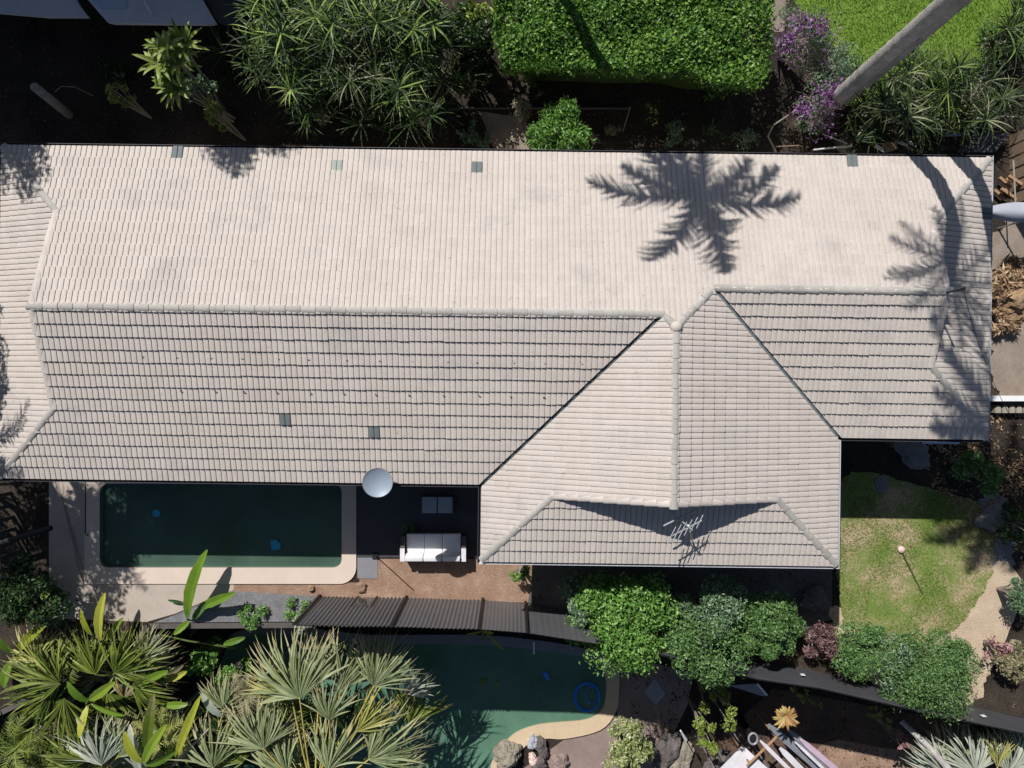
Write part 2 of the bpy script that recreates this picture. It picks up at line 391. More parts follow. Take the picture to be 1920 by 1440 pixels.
# sheets on the upper level
sheet('red_soil', [PL([(674, 1048), (1010, 1048), (990, 1130), (600, 1119), (595, 1142), (430, 1150), (400, 1096), (674, 1092)])], .004, M['redsoil'])
sheet('concrete_path', [PL([(92, 880), (165, 880), (165, 1062), (440, 1080), (438, 1106), (400, 1120), (330, 1150), (275, 1166), (120, 1160), (92, 1100)])], .008, M['concrete'])
sheet('gravel_strip', [PL([(438, 1108), (500, 1112), (590, 1117), (586, 1165), (290, 1167), (335, 1150), (402, 1120)])], .012, M['gravel'])
sheet('terrace', [[(-5.13, -2.2), (-.6, -2.2), (-.6, -5.75), (-5.13, -5.75)]], .03, M['deck'], .03)
sheet('terrace_step', [[(-5.13, -5.76), (-4.46, -5.76), (-4.46, -6.45), (-5.13, -6.45)]], .02, M['coping3'], .02)
sheet('paving', [PL([(1000, 1056), (1560, 1060), (1560, 1160), (1380, 1230), (1150, 1160), (990, 1130)])], .006, M['paving'])
lawn_px = [(1575, 900), (1740, 915), (1850, 960), (1862, 1060), (1835, 1120), (1790, 1180), (1720, 1215), (1640, 1200), (1600, 1180), (1578, 1150)]
LAWN = rough(smoothpoly(PL(lawn_px)), .035); sheet('lawn', [LAWN], .012, M['lawn'])
sheet('sand_path', [rough(smoothpoly(PL([(1560, 1140), (1650, 1170), (1720, 1205), (1800, 1150), (1850, 1060), (1905, 1070), (1900, 1150), (1870, 1230), (1800, 1330), (1600, 1260)])), .05)], .008, M['sand'])
sheet('gravel_yard', [rough(smoothpoly(PL([(1865, 440), (2000, 430), (2010, 760), (1870, 750)]), 3))], .005, M['gravelb'])
sheet('dark_gravel', [rough(smoothpoly(PL([(1830, 940), (1880, 930), (1905, 1000), (1895, 1075), (1850, 1060), (1842, 990)]), 3))], .006, M['gravel'])
NLAWN = PL([(1480, -60), (1900, -60), (1885, 60), (1840, 130), (1700, 170), (1600, 205), (1595, 120), (1540, 60)])
sheet('back_lawn', [smoothpoly(NLAWN, 3)], .006, M['lawn2'])
sheet('back_path', [PL([(1452, -60), (1478, -60), (1470, 60), (1440, 60)])], .010, M['gravelb'])
sheet('soil_patch', [smoothpoly(PL([(940, 215), (985, 225), (990, 285), (935, 290), (900, 215), (870, 205)]))], .006, M['gravelb'])
# pool basin, water, coping
m = MB(); n = len(pool); D = -1.45
vs = [(p[0], p[1], .02) for p in pool]+[(p[0], p[1], D) for p in pool]
m.add(vs, [(i, (i+1) % n, (i+1) % n+n, i+n) for i in range(n)]+[tuple(range(n, 2*n))])
pl = thing('swimming_pool', 'rectangular dark green swimming pool with pale coping beside the house', 'swimming pool', (-9.4, -4.6, 0))
m.build('basin', M['plaster'], pl)
m = MB(); m.add([(p[0], p[1], -.12) for p in pool], [tuple(range(n))]); m.build('water', M['water'], pl)
outer = rrect(-14.16, -6.62, -5.16, -2.6, .55, 8, (0, 0, 0, 1))
inner = pool
oo = sheet('coping', [outer, inner], .06, M['coping'], .1, None); oo.parent = pl; oo.location = -Vector(pl.location); 
# steps in the pool corner
m = MB()
for k, r in enumerate((1.25, .95, .65)):
    pts = [(PX1-.01, PY1-.01)]+[(PX1-.01-r*math.cos(math.radians(a)), PY1-.01-r*math.sin(math.radians(a))) for a in range(0, 91, 10)]
    m.prism(pts, D+.01, -1.1+k*.3)
m.build('pool_steps', M['plaster'], pl)

# grass
def in_poly(x, y, poly):
    c = False; n = len(poly); j = n-1
    for i in range(n):
        xi, yi = poly[i]; xj, yj = poly[j]
        if (yi > y) != (yj > y) and x < (xj-xi)*(y-yi)/(yj-yi)+xi: c = not c
        j = i
    return c
def grass(name, poly, cnt, mat, h, label):
    xs = [p[0] for p in poly]; ys = [p[1] for p in poly]; m = MB(); k = 0; C = []
    while k < cnt:
        x = random.uniform(min(xs), max(xs)); y = random.uniform(min(ys), max(ys))
        if not in_poly(x, y, poly): continue
        d = math.sin(x*1.3+1)*math.sin(y*1.7+x*.6)+math.sin(x*3.1-y*2.2)*.5
        if name == 'lawn_grass' and d < -.15 and random.random() < .8: k += 1; continue
        a = random.random()*6.28; hh = h*random.uniform(.5, 1.3); b = hh*.55; ww = .012
        C.append((x, y)); dx, dy = math.cos(a), math.sin(a)
        lx, ly = random.uniform(-b, b), random.uniform(-b, b)
        m.add([(x-dx*ww, y-dy*ww, .01), (x+dx*ww, y+dy*ww, .01), (x+lx, y+ly, .01+hh)], [(0, 1, 2)]); k += 1
    o = m.build(name, mat); tag(o, label, 'grass', None, 'stuff'); return o
grass('lawn_grass', LAWN, 26000, M['grass'], .05, 'short patchy lawn grass in the garden beside the house wing')
grass('back_lawn_grass', smoothpoly(NLAWN, 3), 20000, M['grassb'], .07, 'bright green lawn grass behind the house near the palm')

# ------------------------------------------------------------------ THE HOUSE
K = 0.36; ZE = 3.6; TH = 0.0131
def H(x, y, z):
    return Vector((x+y*TH, -x*TH+y, z))
XW, XE, YN, YSL, YSR = -14.37, 13.34, 6.48, -2.785, -1.34
WX0, WX1, WY = -.775, 9.15, -4.95
RL = (YN+YSL)/2; RR = (YN+YSR)/2                       # ridge lines
ZRL = ZE+K*(YN-RL); ZRR = ZE+K*(YN-RR)
WXC = (WX0+WX1)/2; ZW = ZE+K*(WX1-WXC)
NODEY = YN-(ZW-ZE)/K; XV1 = WX0+(YN-YSL)/2; XV2 = WX1-(YN-RR)
GXL, GXR, GY = -12.42, 11.35, -3.02
house = thing('house', 'long house with pale tiled dutch-gable roof and a wing toward the garden', 'house', (0, 0, 0))
SL = math.sqrt(1+K*K); GAUGE = .345; ROLL = .15
tprof = [0, .055, .085, .16, .35, .5, .65, .84, .915, .945]
def prof(t): 
    q = abs(2*t-1); return (.021 if q < .84 else 0 if q > .88 else .015)+.008*(1-q*q)
A1 = [t*.5 for t in tprof]+[.5+t*.5 for t in tprof]+[1.0]
AH = [prof(t) for t in tprof]+[prof(t) for t in tprof]+[0.0]
def tiles(bm, layer, axis, sgn, c0, polys, zoff=0.0, only=None):
    """axis 'y': slope climbs along y (sgn=+1 rising with y) from eave y=c0; axis 'x' likewise. polys: convex plan polygons"""
    for poly in polys:
        ua = [p[0] if axis == 'y' else p[1] for p in poly]; va = [((p[1] if axis == 'y' else p[0])-c0)*sgn*SL for p in poly]
        i0, i1 = math.floor(min(ua)/.3)-1, math.ceil(max(ua)/.3)+1
        j0, j1 = math.floor(min(va)/GAUGE)-1, math.ceil(max(va)/GAUGE)+1
        j0 = max(j0, 0)
        if only: i0, i1, j0, j1 = only
        tb = bmesh.new(); lay = tb.faces.layers.float.new('rnd'); 
        cx = sum(p[0] for p in poly)/len(poly); cy = sum(p[1] for p in poly)/len(poly)
        for j in range(j0, j1):
            b0, b1 = j*GAUGE, (j+1)*GAUGE
            if j == 0: b0 = -.05
            for i in range(i0, i1):
                T = .052 if only else .045*random.uniform(.9, 1.1); jb = random.uniform(-.007, .007)*(2.5 if random.random() < .04 else 1); rr = min(1, max(0, random.gauss(.5, .10)))
                rows = []
                for (b, e) in ((b0+jb, -.004), (b0+jb, T), ((b0+b1)/2, T*.5+.002), (b1+.01, 0.0)):
                    row = []
                    for t, h in zip(A1, AH):
                        a = (i+t)*.3; hh = h+e+zoff
                        # plan coordinate and height: normal offset
                        up = b/SL; z = ZE+K*up; nx = -K/SL; nz = 1/SL
                        vpos = up+hh*nx; zz = z+hh*nz
                        if axis == 'y': x, y = a, c0+sgn*vpos
                        else: x, y = c0+sgn*vpos, a
                        row.append(tb.verts.new((x, y, zz)))
                    rows.append(row)
                flip = (axis == 'y' and sgn > 0) or (axis == 'x' and sgn < 0)
                for k in range(3):
                    for q in range(len(A1)-1):
                        vv = (rows[k][q], rows[k][q+1], rows[k+1][q+1], rows[k+1][q])
                        f = tb.faces.new(vv if flip else vv[::-1]); f[lay] = rr
        if not only:
            n = len(poly)
            for i in range(n):
                a, b = Vector((*poly[i], 0)), Vector((*poly[(i+1) % n], 0))
                no = Vector(((b-a).y, -(b-a).x, 0)).normalized()
                if (Vector((cx, cy, 0))-a).dot(no) > 0: no = -no
                bmesh.ops.bisect_plane(tb, geom=tb.verts[:]+tb.edges[:]+tb.faces[:], plane_co=a, plane_no=no, clear_outer=True, dist=1e-5)
        for v in tb.verts: v.co = H(*v.co)
        me = bpy.data.meshes.new('tmp'); tb.to_mesh(me); tb.free(); bm.from_mesh(me); bpy.data.meshes.remove(me)
E = .05   # eaves overhang of the tiles
V = .065  # tiles stop short of the valley lines
bm = bmesh.new(); lay = bm.faces.layers.float.new('rnd')
rn = YN-(-0)  
hx = GXL-XW; hxr = XE-GXR; hy = GY-WY
# north slope (descends north): sgn=-1 from YN
tiles(bm, lay, 'y', -1, YN, [
    [(XW, YN+E), (GXL, YN+E), (GXL, YN-hx)],
    [(GXL, YN+E), (XV1, YN+E), (XV1, RL), (GXL, RL)],
    [(XV1, YN+E), (WXC, YN+E), (WXC, NODEY), (XV1, RL)],
    [(WXC, YN+E), (XV2, YN+E), (XV2, RR), (WXC, NODEY)],
    [(XV2, YN+E), (GXR, YN+E), (GXR, RR), (XV2, RR)],
    [(GXR, YN+E), (XE, YN+E), (GXR, YN-hxr)]])
# south slope, left of the wing
tiles(bm, lay, 'y', 1, YSL, [
    [(XW, YSL-E), (GXL, YSL-E), (GXL, YSL+hx)],
    [(GXL, YSL-E), (WX0-V-E, YSL-E), (XV1-V, RL), (GXL, RL)]])
tiles(bm, lay, 'y', 1, YSR, [
    [(WX1+V+E, YSR-E), (GXR, YSR-E), (GXR, RR), (XV2+V, RR)],
    [(GXR, YSR-E), (XE, YSR-E), (GXR, YSR+hxr)]])
tiles(bm, lay, 'x', 1, XW, [[(XW-E, YSL), (XW-E, YN), (GXL+.15, YN-hx-.15), (GXL+.15, YSL+hx+.15)]])
tiles(bm, lay, 'x', -1, XE, [[(XE+E, YSR), (XE+E, YN), (GXR-.15, YN-hxr-.15), (GXR-.15, YSR+hxr+.15)]])
# wing west slope
tiles(bm, lay, 'x', 1, WX0, [[(WX0-E, YSL-V-E), (WX0-E, GY), (WXC, GY), (WXC, NODEY), (XV1+V/2, RL-V/2)],
    [(WX0-E, GY), (WX0-E, WY), (WX0+hy, GY)]])
tiles(bm, lay, 'x', -1, WX1, [[(WX1+E, YSR-V-E), (WX1+E, GY), (WXC, GY), (WXC, NODEY), (XV2-V/2, RR-V/2)],
    [(WX1+E, GY), (WX1+E, WY), (WX1-hy, GY)]])
tiles(bm, lay, 'y', 1, WY, [[(WX0, WY-E), (WX1, WY-E), (WX1-hy-.15, GY+.15), (WX0+hy+.15, GY+.15)]])
me = bpy.data.meshes.new('roof'); bm.to_mesh(me); bm.free(); me.materials.append(M['tile'])
roof = bpy.data.objects.new('roof', me); COL.objects.link(roof); roof.parent = house; roof['_o'] = (0, 0, 0)

def capline(name, a, b, r=.11, mat='cap', lift=.03, seg=.39, flat=.75):
    """overlapping half-round caps from a to b (house coords)"""
    a, b = H(*a), H(*b); d = b-a; L_ = d.length; d.normalize(); n = max(1, round(L_/seg)); st = L_/n
    side = d.cross(Vector((0, 0, 1))).normalized(); up = side.cross(d).normalized(); m = MB()
    for i in range(n):
        p0 = a+d*(i*st-.02); p1 = a+d*((i+1)*st+.03); r0, r1 = r*.88, r*1.10; q = random.random(); j = random.uniform(-.006, .006)
        vs = []
        for p, rr in ((p0, r0), (p1, r1)):
            for k in range(9):
                t = math.pi*k/8; vs.append(tuple(p+side*(math.cos(t)*rr+j)+up*(math.sin(t)*rr*flat+lift-.04)))
        for k in range(9):
            t = math.pi*k/8; vs.append(tuple(p1+side*(math.cos(t)*(r1-.02)+j)+up*(math.sin(t)*(r1-.02)*flat+lift-.04)))
        m.add(vs, [(k, k+1, k+10, k+9) for k in range(8)]+[(k+9, k+10, k+19, k+18) for k in range(8)], q)
    return m.build(name, M[mat], roof)
CL = capline
CL('ridge_cap', (GXL-.1, RL, ZRL), (XV1, RL, ZRL)); CL('ridge_cap', (XV1, RL, ZRL), (WXC, NODEY, ZW))
CL('ridge_cap', (XV2, RR, ZRR), (WXC, NODEY, ZW)); CL('ridge_cap', (XV2, RR, ZRR), (GXR+.1, RR, ZRR))
CL('ridge_cap', (WXC, NODEY, ZW), (WXC, GY-.1, ZW))
zg = lambda d: ZE+K*d
CL('hip_cap', (GXL, YN-hx, zg(hx)), (XW, YN, ZE)); CL('hip_cap', (GXL, YSL+hx, zg(hx)), (XW, YSL, ZE))
CL('hip_cap', (GXR, YN-hxr, zg(hxr)), (XE, YN, ZE)); CL('hip_cap', (GXR, YSR+hxr, zg(hxr)), (XE, YSR, ZE))
CL('hip_cap', (WX0+hy, GY, zg(hy)), (WX0, WY, ZE)); CL('hip_cap', (WX1-hy, GY, zg(hy)), (WX1, WY, ZE))
for a, b in (((GXL, YN-hx, zg(hx)), (GXL, RL, ZRL)), ((GXL, YSL+hx, zg(hx)), (GXL, RL, ZRL)),
             ((GXR, YN-hxr, zg(hxr)), (GXR, RR, ZRR)), ((GXR, YSR+hxr, zg(hxr)), (GXR, RR, ZRR)),
             ((WX0+hy, GY, zg(hy)), (WXC, GY, ZW)), ((WX1-hy, GY, zg(hy)), (WXC, GY, ZW))):
    capline('verge_cap', b, a, .10, 'tile', .05, .345, .5)
# mortar knob where the ridges meet
m = MB(); c = H(WXC, NODEY, ZW)
for k in range(6):
    a0 = math.pi*k/6
m.tube([c+Vector((0, 0, -.05)), c+Vector((0, 0, .06)), c+Vector((0, 0, .10)), c+Vector((0, 0, .115))], [.17, .14, .08, .02], 14)
m.build('ridge_mortar', M['tile'], roof, smooth=True)
# valleys
def valley(a, b, wd=.12, wet='valley', lift=.012):
    a, b = H(*a), H(*b); d = (b-a).normalized(); side = d.cross(Vector((0, 0, 1))).normalized(); u = Vector((0, 0, lift)); m = MB()
    q = [a-side*wd+u, b-side*wd+u, b+u*.25, a+u*.25, b+side*wd+u, a+side*wd+u]
    m.add([tuple(x) for x in q], [(0, 1, 2, 3), (3, 2, 4, 5)]); m.build('valley_flashing', M[wet], roof)
valley((WX0, YSL, ZE), (XV1, RL, ZRL)); valley((WX1, YSR, ZE), (XV2, RR, ZRR), .12, 'valley2', .03)
# gable walls and timber, walls, fascia, gutters, soffit
def quad(name, pts, mat, parent=house):
    m = MB(); m.add([tuple(H(*p)) for p in pts], [tuple(range(len(pts)))]); return m.build(name, M[mat], parent)
def gable(pts, off):
    m = MB(); a = [H(*p) for p in pts]; o_ = Vector(off); m.add([tuple(p) for p in a]+[tuple(p+o_) for p in a], [(0, 1, 2), (5, 4, 3), (0, 3, 4, 1), (1, 4, 5, 2), (2, 5, 3, 0)])
    m.build('gable_wall', M['wall'], house)
gable([(GXL+.12, YN-hx-.12, zg(hx)-.03), (GXL+.12, YSL+hx+.12, zg(hx)-.03), (GXL+.12, RL, ZRL-.06)], (.1, 0, 0))
gable([(GXR-.12, YN-hxr-.12, zg(hxr)-.03), (GXR-.12, YSR+hxr+.12, zg(hxr)-.03), (GXR-.12, RR, ZRR-.06)], (-.1, 0, 0))
gable([(WX0+hy+.12, GY+.12, zg(hy)-.03), (WX1-hy-.12, GY+.12, zg(hy)-.03), (WXC, GY+.12, ZW-.06)], (0, .1, 0))
foot = [(XW, YN), (XE, YN), (XE, YSR), (WX1, YSR), (WX1, WY), (WX0, WY), (WX0, YSL), (XW, YSL)]
def inset(d):
    return [(XW+d, YN-d), (XE-d, YN-d), (XE-d, YSR+d), (WX1-d, YSR+d), (WX1-d, WY+d), (WX0+d, WY+d), (WX0+d, YSL+d), (XW+d, YSL+d)]
f6 = inset(.6)
for i in range(8):
    a, b = f6[i], f6[(i+1) % 8]; m = MB()
    av, bv = H(*a, 0), H(*b, 0); d = (bv-av).normalized(); n_ = Vector((-d.y, d.x, 0))*.2
    if n_.dot(Vector((0, 0, 0))) < 0: n_ = -n_
    a_in, b_in = H(*inset(.8)[i], 0), H(*inset(.8)[(i+1) % 8], 0)
    z1 = 3.43
    m.add([(av.x, av.y, 0), (bv.x, bv.y, 0), (bv.x, bv.y, z1), (av.x, av.y, z1), (a_in.x, a_in.y, 0), (b_in.x, b_in.y, 0), (b_in.x, b_in.y, z1), (a_in.x, a_in.y, z1)],
          [(0, 1, 2, 3), (5, 4, 7, 6), (3, 2, 6, 7)])
    m.build('wall', M['wall'], house)
m = MB(); fi = inset(.02)
vs = [tuple(H(*p, 3.44)) for p in fi]; tri = geometry.tessellate_polygon([[Vector((p[0], p[1], 0)) for p in fi]])
m.add(vs, [tuple(t) for t in tri]); m.build('soffit', M['soffit'], house)
def window(cx, cy, wd, z0, z1, face, door=False):
    m = MB(); g = MB(); s = .05
    dx, dy = (wd, .06) if face in 'NS' else (.06, wd)
    off = {'N': (0, .03), 'S': (0, -.03), 'E': (.03, 0), 'W': (-.03, 0)}[face]
    c = H(cx+off[0], cy+off[1], 0)
    g.box((c.x, c.y, (z0+z1)/2), (dx-.04 if face in 'NS' else .03, dy-.04 if face in 'EW' else .03, z1-z0-.04), -TH)
    for t in (-.5, 0, .5):
        px, py = (t*wd, 0) if face in 'NS' else (0, t*wd); m.box((c.x+px, c.y+py, (z0+z1)/2), (.07, .07, z1-z0+.07), -TH)
    for z in (z0, z1): m.box((c.x, c.y, z), (dx-.08 if face in 'NS' else .065, dy-.08 if face in 'EW' else .065, .065), -TH)
    o = g.build('door' if door else 'window', M['glass'], house); m.build('frame', M['white'], o)
for x in (-11.5, -8.5, 1.2-4.3): window(x, YSL+.6, 1.8, .05, 2.2, 'S', True)
for x in (-12, -8, -4, 0, 4, 8, 11.5): window(x, YN-.6, 1.4, 1.0, 2.1, 'N')
window(11, YSR+.6, 1.4, 1, 2.1, 'S'); window(2, WY+.6, 1.8, .9, 2.1, 'S'); window(6.2, WY+.6, 1.8, .9, 2.1, 'S')
window(WX1-.6, -3, 1.6, .9, 2.1, 'E'); window(XE-.6, 3, 1.6, .9, 2.1, 'E'); window(XW+.6, 3, 1.4, .9, 2.1, 'W')
# gutters: box profile along each eave
fo = foot
gm = ['gutter', 'gutterw', 'gutter', 'gutterw', 'gutterw', 'gutter', 'gutter', 'gutter']
for i in range(8):
    a, b = Vector((*fo[i], 0)), Vector((*fo[(i+1) % 8], 0)); d = (b-a).normalized(); o_ = Vector((-d.y, d.x, 0))   # outward
    if i == 0: pass
    m = MB(); fa = MB()
    a1, b1 = a, b
    ring = [(.015, -.02), (.015, -.13), (.10, -.13), (.115, -.02), (.10, -.02), (.09, -.115), (.025, -.115), (.025, -.02)]
    vs = []
    # extend round outer corners by the profile offset
    def corner(i, off):
        p = Vector((*fo[i % 8], 0)); d0 = (p-Vector((*fo[(i-1) % 8], 0))).normalized(); d1 = (Vector((*fo[(i+1) % 8], 0))-p).normalized()
        n0 = Vector((-d0.y, d0.x, 0)); n1 = Vector((-d1.y, d1.x, 0)); return p+(n0+n1)*off
    for idx in (i, i+1):
        for off, z in ring:
            q = corner(idx, off+.02); vs.append(tuple(H(q.x, q.y, ZE+z)))
    m.add(vs, [(k, (k+1) % 8, (k+1) % 8+8, k+8) for k in range(8)])
    m.build('gutter', M[gm[i]], house)
    vs = []
    for idx in (i, i+1):
        for off, z in ((.03, -.03), (.03, -.2), (.0, -.2), (.0, -.03)):
            q = corner(idx, off); vs.append(tuple(H(q.x, q.y, ZE+z)))
    fa.add(vs, [(k, (k+1) % 4, (k+1) % 4+4, k+4) for k in range(4)]); fa.build('fascia', M['gutterw'], house)
for cx, cy in ((XW+.5, YSL+.55), (WX1+.0, WY+.0), (XE-.5, YN-.55)):
    m = MB(); c = H(cx, cy, 0); m.tube([(c.x, c.y-.05, 0), (c.x, c.y-.05, 3.4)], .045, 8); m.build('downpipe', M['gutterw'], house)
# glass tiles
def unH(p): return (p.x-p.y*TH, p.y+p.x*TH)
def glass_tile(px, py, axis, sgn, c0, mat, wtiles=1):
    z = 3.4
    for _ in range(6):
        p = P(px, py, z); x, y = unH(p); up = ((y if axis == 'y' else x)-c0)*sgn; z = ZE+K*up
    i = math.floor((x if axis == 'y' else y)/.3); j = math.floor(up*SL/GAUGE)
    b = bmesh.new(); b.faces.layers.float.new('rnd'); tiles(b, None, axis, sgn, c0, [[(0, 0), (1, 0), (1, 1)]], .010, (i, i+wtiles, j, j+1))
    me = bpy.data.meshes.new('glass_tile'); b.to_mesh(me); b.free(); me.materials.append(M[mat]); o = bpy.data.objects.new('glass_tile', me); COL.objects.link(o); o.parent = roof
for a in ((545, 787, 'y', 1, YSL, 'glasstile'), (708, 810, 'y', 1, YSL, 'glasstile'), (622, 317, 'y', -1, YN, 'glasstile2'), (902, 320, 'y', -1, YN, 'glasstile'),
          (1592, 308, 'y', -1, YN, 'glasstile'), (343, 290, 'y', -1, YN, 'glasstile'), (1846, 397, 'x', -1, XE, 'glasstile')): glass_tile(*a)
# little tile clips on two courses
def clip(px, py):
    z = 4
    for _ in range(6):
        p = P(px, py, z); x, y = unH(p); z = ZE+K*(y-YSL)
    m = MB(); q = H(x, y, z+.045); a = random.uniform(-.6, .6)
    m.box(q, (.035, .10, .012), a+.5); m.box(q+Vector((.03, -.03, 0)), (.05, .02, .02), a); m.build('tile_clip', M['gutter'], roof)
for k in range(14): clip(272+k*62.5+random.uniform(-6, 6), 668+k*1.0)
for k in range(12): clip(340+k*61.5+random.uniform(-6, 6), 733+k*1.0)

# ------------------------------------------------------------------ dish, antenna, mast
dc = P(708, 905, 4.2)
t = thing('satellite_dish', 'round grey satellite dish overhanging the eave above the terrace', 'satellite dish', dc-Vector((0, -.2, .55)))
m = MB(); ax = Vector((.12, -.10, 1)).normalized(); sx = ax.orthogonal().normalized(); sy = ax.cross(sx); vs = [tuple(dc-ax*.10)]; fs = []
R_ = .405
for r in range(1, 7):
    for k in range(36):
        a = 2*math.pi*k/36; rr = R_*r/6; vs.append(tuple(dc+sx*math.cos(a)*rr+sy*math.sin(a)*rr+ax*(-.10+.10*(r/6)**2)))
fs += [(0, 1+k, 1+(k+1) % 36) for k in range(36)]
for r in range(5):
    for k in range(36): a = 1+r*36+k; b = 1+r*36+(k+1) % 36; fs.append((a, a+36, b+36, b))
m.add(vs, fs, .5); m.build('reflector', M['dish'], t, smooth=True)
m = MB(); m.tube([dc+sx*math.cos(a)*R_+sy*math.sin(a)*R_ for a in [2*math.pi*k/36 for k in range(37)]], .008, 6, False); m.build('rim', M['alu'], t)
m = MB(); m.tube([dc-ax*.11, dc+Vector((0, .12, -.3)), dc+Vector((0, .2, -.55))], .025, 8); m.build('bracket', M['black'], t)
# TV antenna over the wing's hip
b0 = P(1300, 1022, 3.72)
t = thing('tv_antenna', 'small silver TV antenna with crossed rods on the wing roof end', 'antenna', b0)
m = MB(); top = P(1290, 985, 4.9); m.tube([b0, top], .02, 8); m.build('mast', M['alu'], t)
m = MB(); m.tube([P(1246, 950, 4.9), P(1298, 994, 4.9)], .022, 6); m.tube([P(1244, 986, 4.9), P(1306, 955, 4.9)], .022, 6); m.build('crossed_rods', M['antenna'], t)
m = MB(); m.tube([P(1254, 1008, 4.8), P(1316, 976, 4.85)], .018, 6)
for k in range(6):
    u = k/5; c = P(1258+u*54, 1006-u*28, 4.84); h_ = .26-.08*u; m.tube([c+Vector((-h_*.5, -h_, 0)), c+Vector((h_*.5, h_, 0))], .014, 5)
m.build('director_rods', M['antenna'], t)
# service mast and wire on the east gable
c0 = P(1772, 549, 5.0); c1 = c0+Vector((0, 0, .75))
t = thing('service_mast', 'short dark power mast standing at the east ridge end', 'mast', c0)
m = MB(); m.tube([c0-Vector((0, 0, .1)), c1], .022, 8); m.build('pole', M['black'], t); m = MB(); m.box(c1, (.08, .08, .08)); m.build('insulator', M['black'], t)
m = MB(); pts = []
e = P(1905, 800, 2.2)
for k in range(12):
    u = k/11; p = c1.lerp(e, u); p.z -= .25*4*u*(1-u); pts.append(p)
m.tube(pts, .008, 5); tag(m.build('power_cable', M['black'], None, c1), 'thin black power cable running from the mast over the east slope', 'cable')

# ------------------------------------------------------------------ terrace furniture
def sofa():
    c = P(814, 1024, .3); t = thing('outdoor_sofa', 'white cushioned three-seat outdoor sofa on the dark terrace', 'sofa', (c.x, c.y, .03))
    W, Dp = 1.82, .92; x0, y0 = c.x, c.y
    m = MB(); m.box((x0, y0, .17), (W+.02, Dp-.1, .2)); m.box((x0, y0-Dp/2+.03, .30), (W, .05, .5)); m.build('base', M['wicker'], t)
    for s in (-1, 1):
        m = MB(); m.box((x0+s*(W/2+.08), y0, .34), (.13, Dp-.16, .56)); m.build('armrest', M['wicker'], t)
        m = MB(); m.box((x0+s*(W/2+.08), y0-.21, .63), (.15, .42, .03)); m.build('arm_cap', M['boardw'], t)
    def cush(x, y, z, dx, dy, dz, nm, tl=0):
        bmh = bmesh.new(); bmesh.ops.create_cube(bmh, size=1)
        for v in bmh.verts: v.co = Vector((v.co.x*dx, v.co.y*dy, v.co.z*dz))
        bmesh.ops.bevel(bmh, geom=bmh.edges[:], offset=.03, segments=3, affect='EDGES', profile=.6)
        m = MB(); vs = []
        for v in bmh.verts:
            p = v.co.copy(); p.z += (.022 if p.z > 0 else 0)*math.cos(p.x/dx*math.pi)*math.cos(p.y/dy*math.pi)
            if tl: p = Vector((p.x, p.y*math.cos(tl)-p.z*math.sin(tl), p.y*math.sin(tl)+p.z*math.cos(tl)))
            vs.append((x+p.x, y+p.y, z+p.z))
        bmh.verts.index_update(); m.add(vs, [tuple(v.index for v in f.verts) for f in bmh.faces]); bmh.free(); m.build(nm, M['cushion'], t, smooth=True)
    for k in (-1, 0, 1):
        cush(x0+k*.595, y0+.10, .37, .585, .66, .17, 'seat_cushion')
        cush(x0+k*.595+random.uniform(-.01, .01), y0-.27, .55, .575, .17, .42, 'back_cushion', .25)
sofa()
c = P(820, 947, .35); t = thing('ottoman', 'low blue-grey two-cushion ottoman in the shade of the terrace', 'ottoman', (c.x, c.y, .03))
m = MB(); m.box((c.x, c.y, .17), (1.08, .56, .26)); m.build('base', M['wicker'], t)
for s in (-1, 1):
    m = MB(); m.box((c.x+s*.255, c.y, .34), (.47, .52, .08)); m.build('cushion', M['table'], t)
c = P(768, 990, .2)
t = thing('plant_pot', 'small dark potted plant beside the sofa armrest', 'potted plant', (c.x, c.y, .03))
m = MB(); m.tube([(c.x, c.y, .03), (c.x, c.y, .28)], [.10, .14], 12); m.build('pot', M['black'], t)
m = MB()
for k in range(14):
    a = k*2.4; m.strip((c.x, c.y, .28), (math.cos(a), math.sin(a), .8), (-math.sin(a), math.cos(a), 0), .32, .05, 1.2, 4)
m.build('leaves', M['darkleaf'], t)
# glass pool fence panel and gate post, leaning pole
t = thing('garden_umbrella_pole', 'thin black pole standing where terrace meets the soil', 'pole', P(708, 1048, .03))
m = MB(); m.tube([P(704, 1042, .03), P(704, 1042, 1.9)+Vector((.04, -.1, 0))], .018, 7); m.build('shaft', M['black'], t)
m = MB(); c = P(704, 1042, .03); m.box(c+Vector((0, 0, .02)), (.2, .2, .04)); m.build('foot', M['black'], t)
t = thing('pool_fence', 'low frameless fence of posts at the pool end of the terrace', 'fence', P(672, 1045, 0))
gm_, gt, gb = newmat('clear_glass'); gb.inputs['Transmission Weight'].default_value = 1; gb.inputs['Roughness'].default_value = .02; gb.inputs['Base Color'].default_value = (.8, .9, .9, 1); gb.inputs['Alpha'].default_value = .35
M['clear'] = gm_
for x in (672, 707):
    m = MB(); c = P(x, 1118, 0); m.tube([c, c+Vector((0, 0, 1.0))], .022, 8); m.build('post', M['black'], t)
a, b = P(674, 1118, 0), P(705, 1118, 0); m = MB(); m.box(((a.x+b.x)/2, a.y, .5), ((b.x-a.x)-.05, .012, .9)); m.build('glass_panel', M['clear'], t)
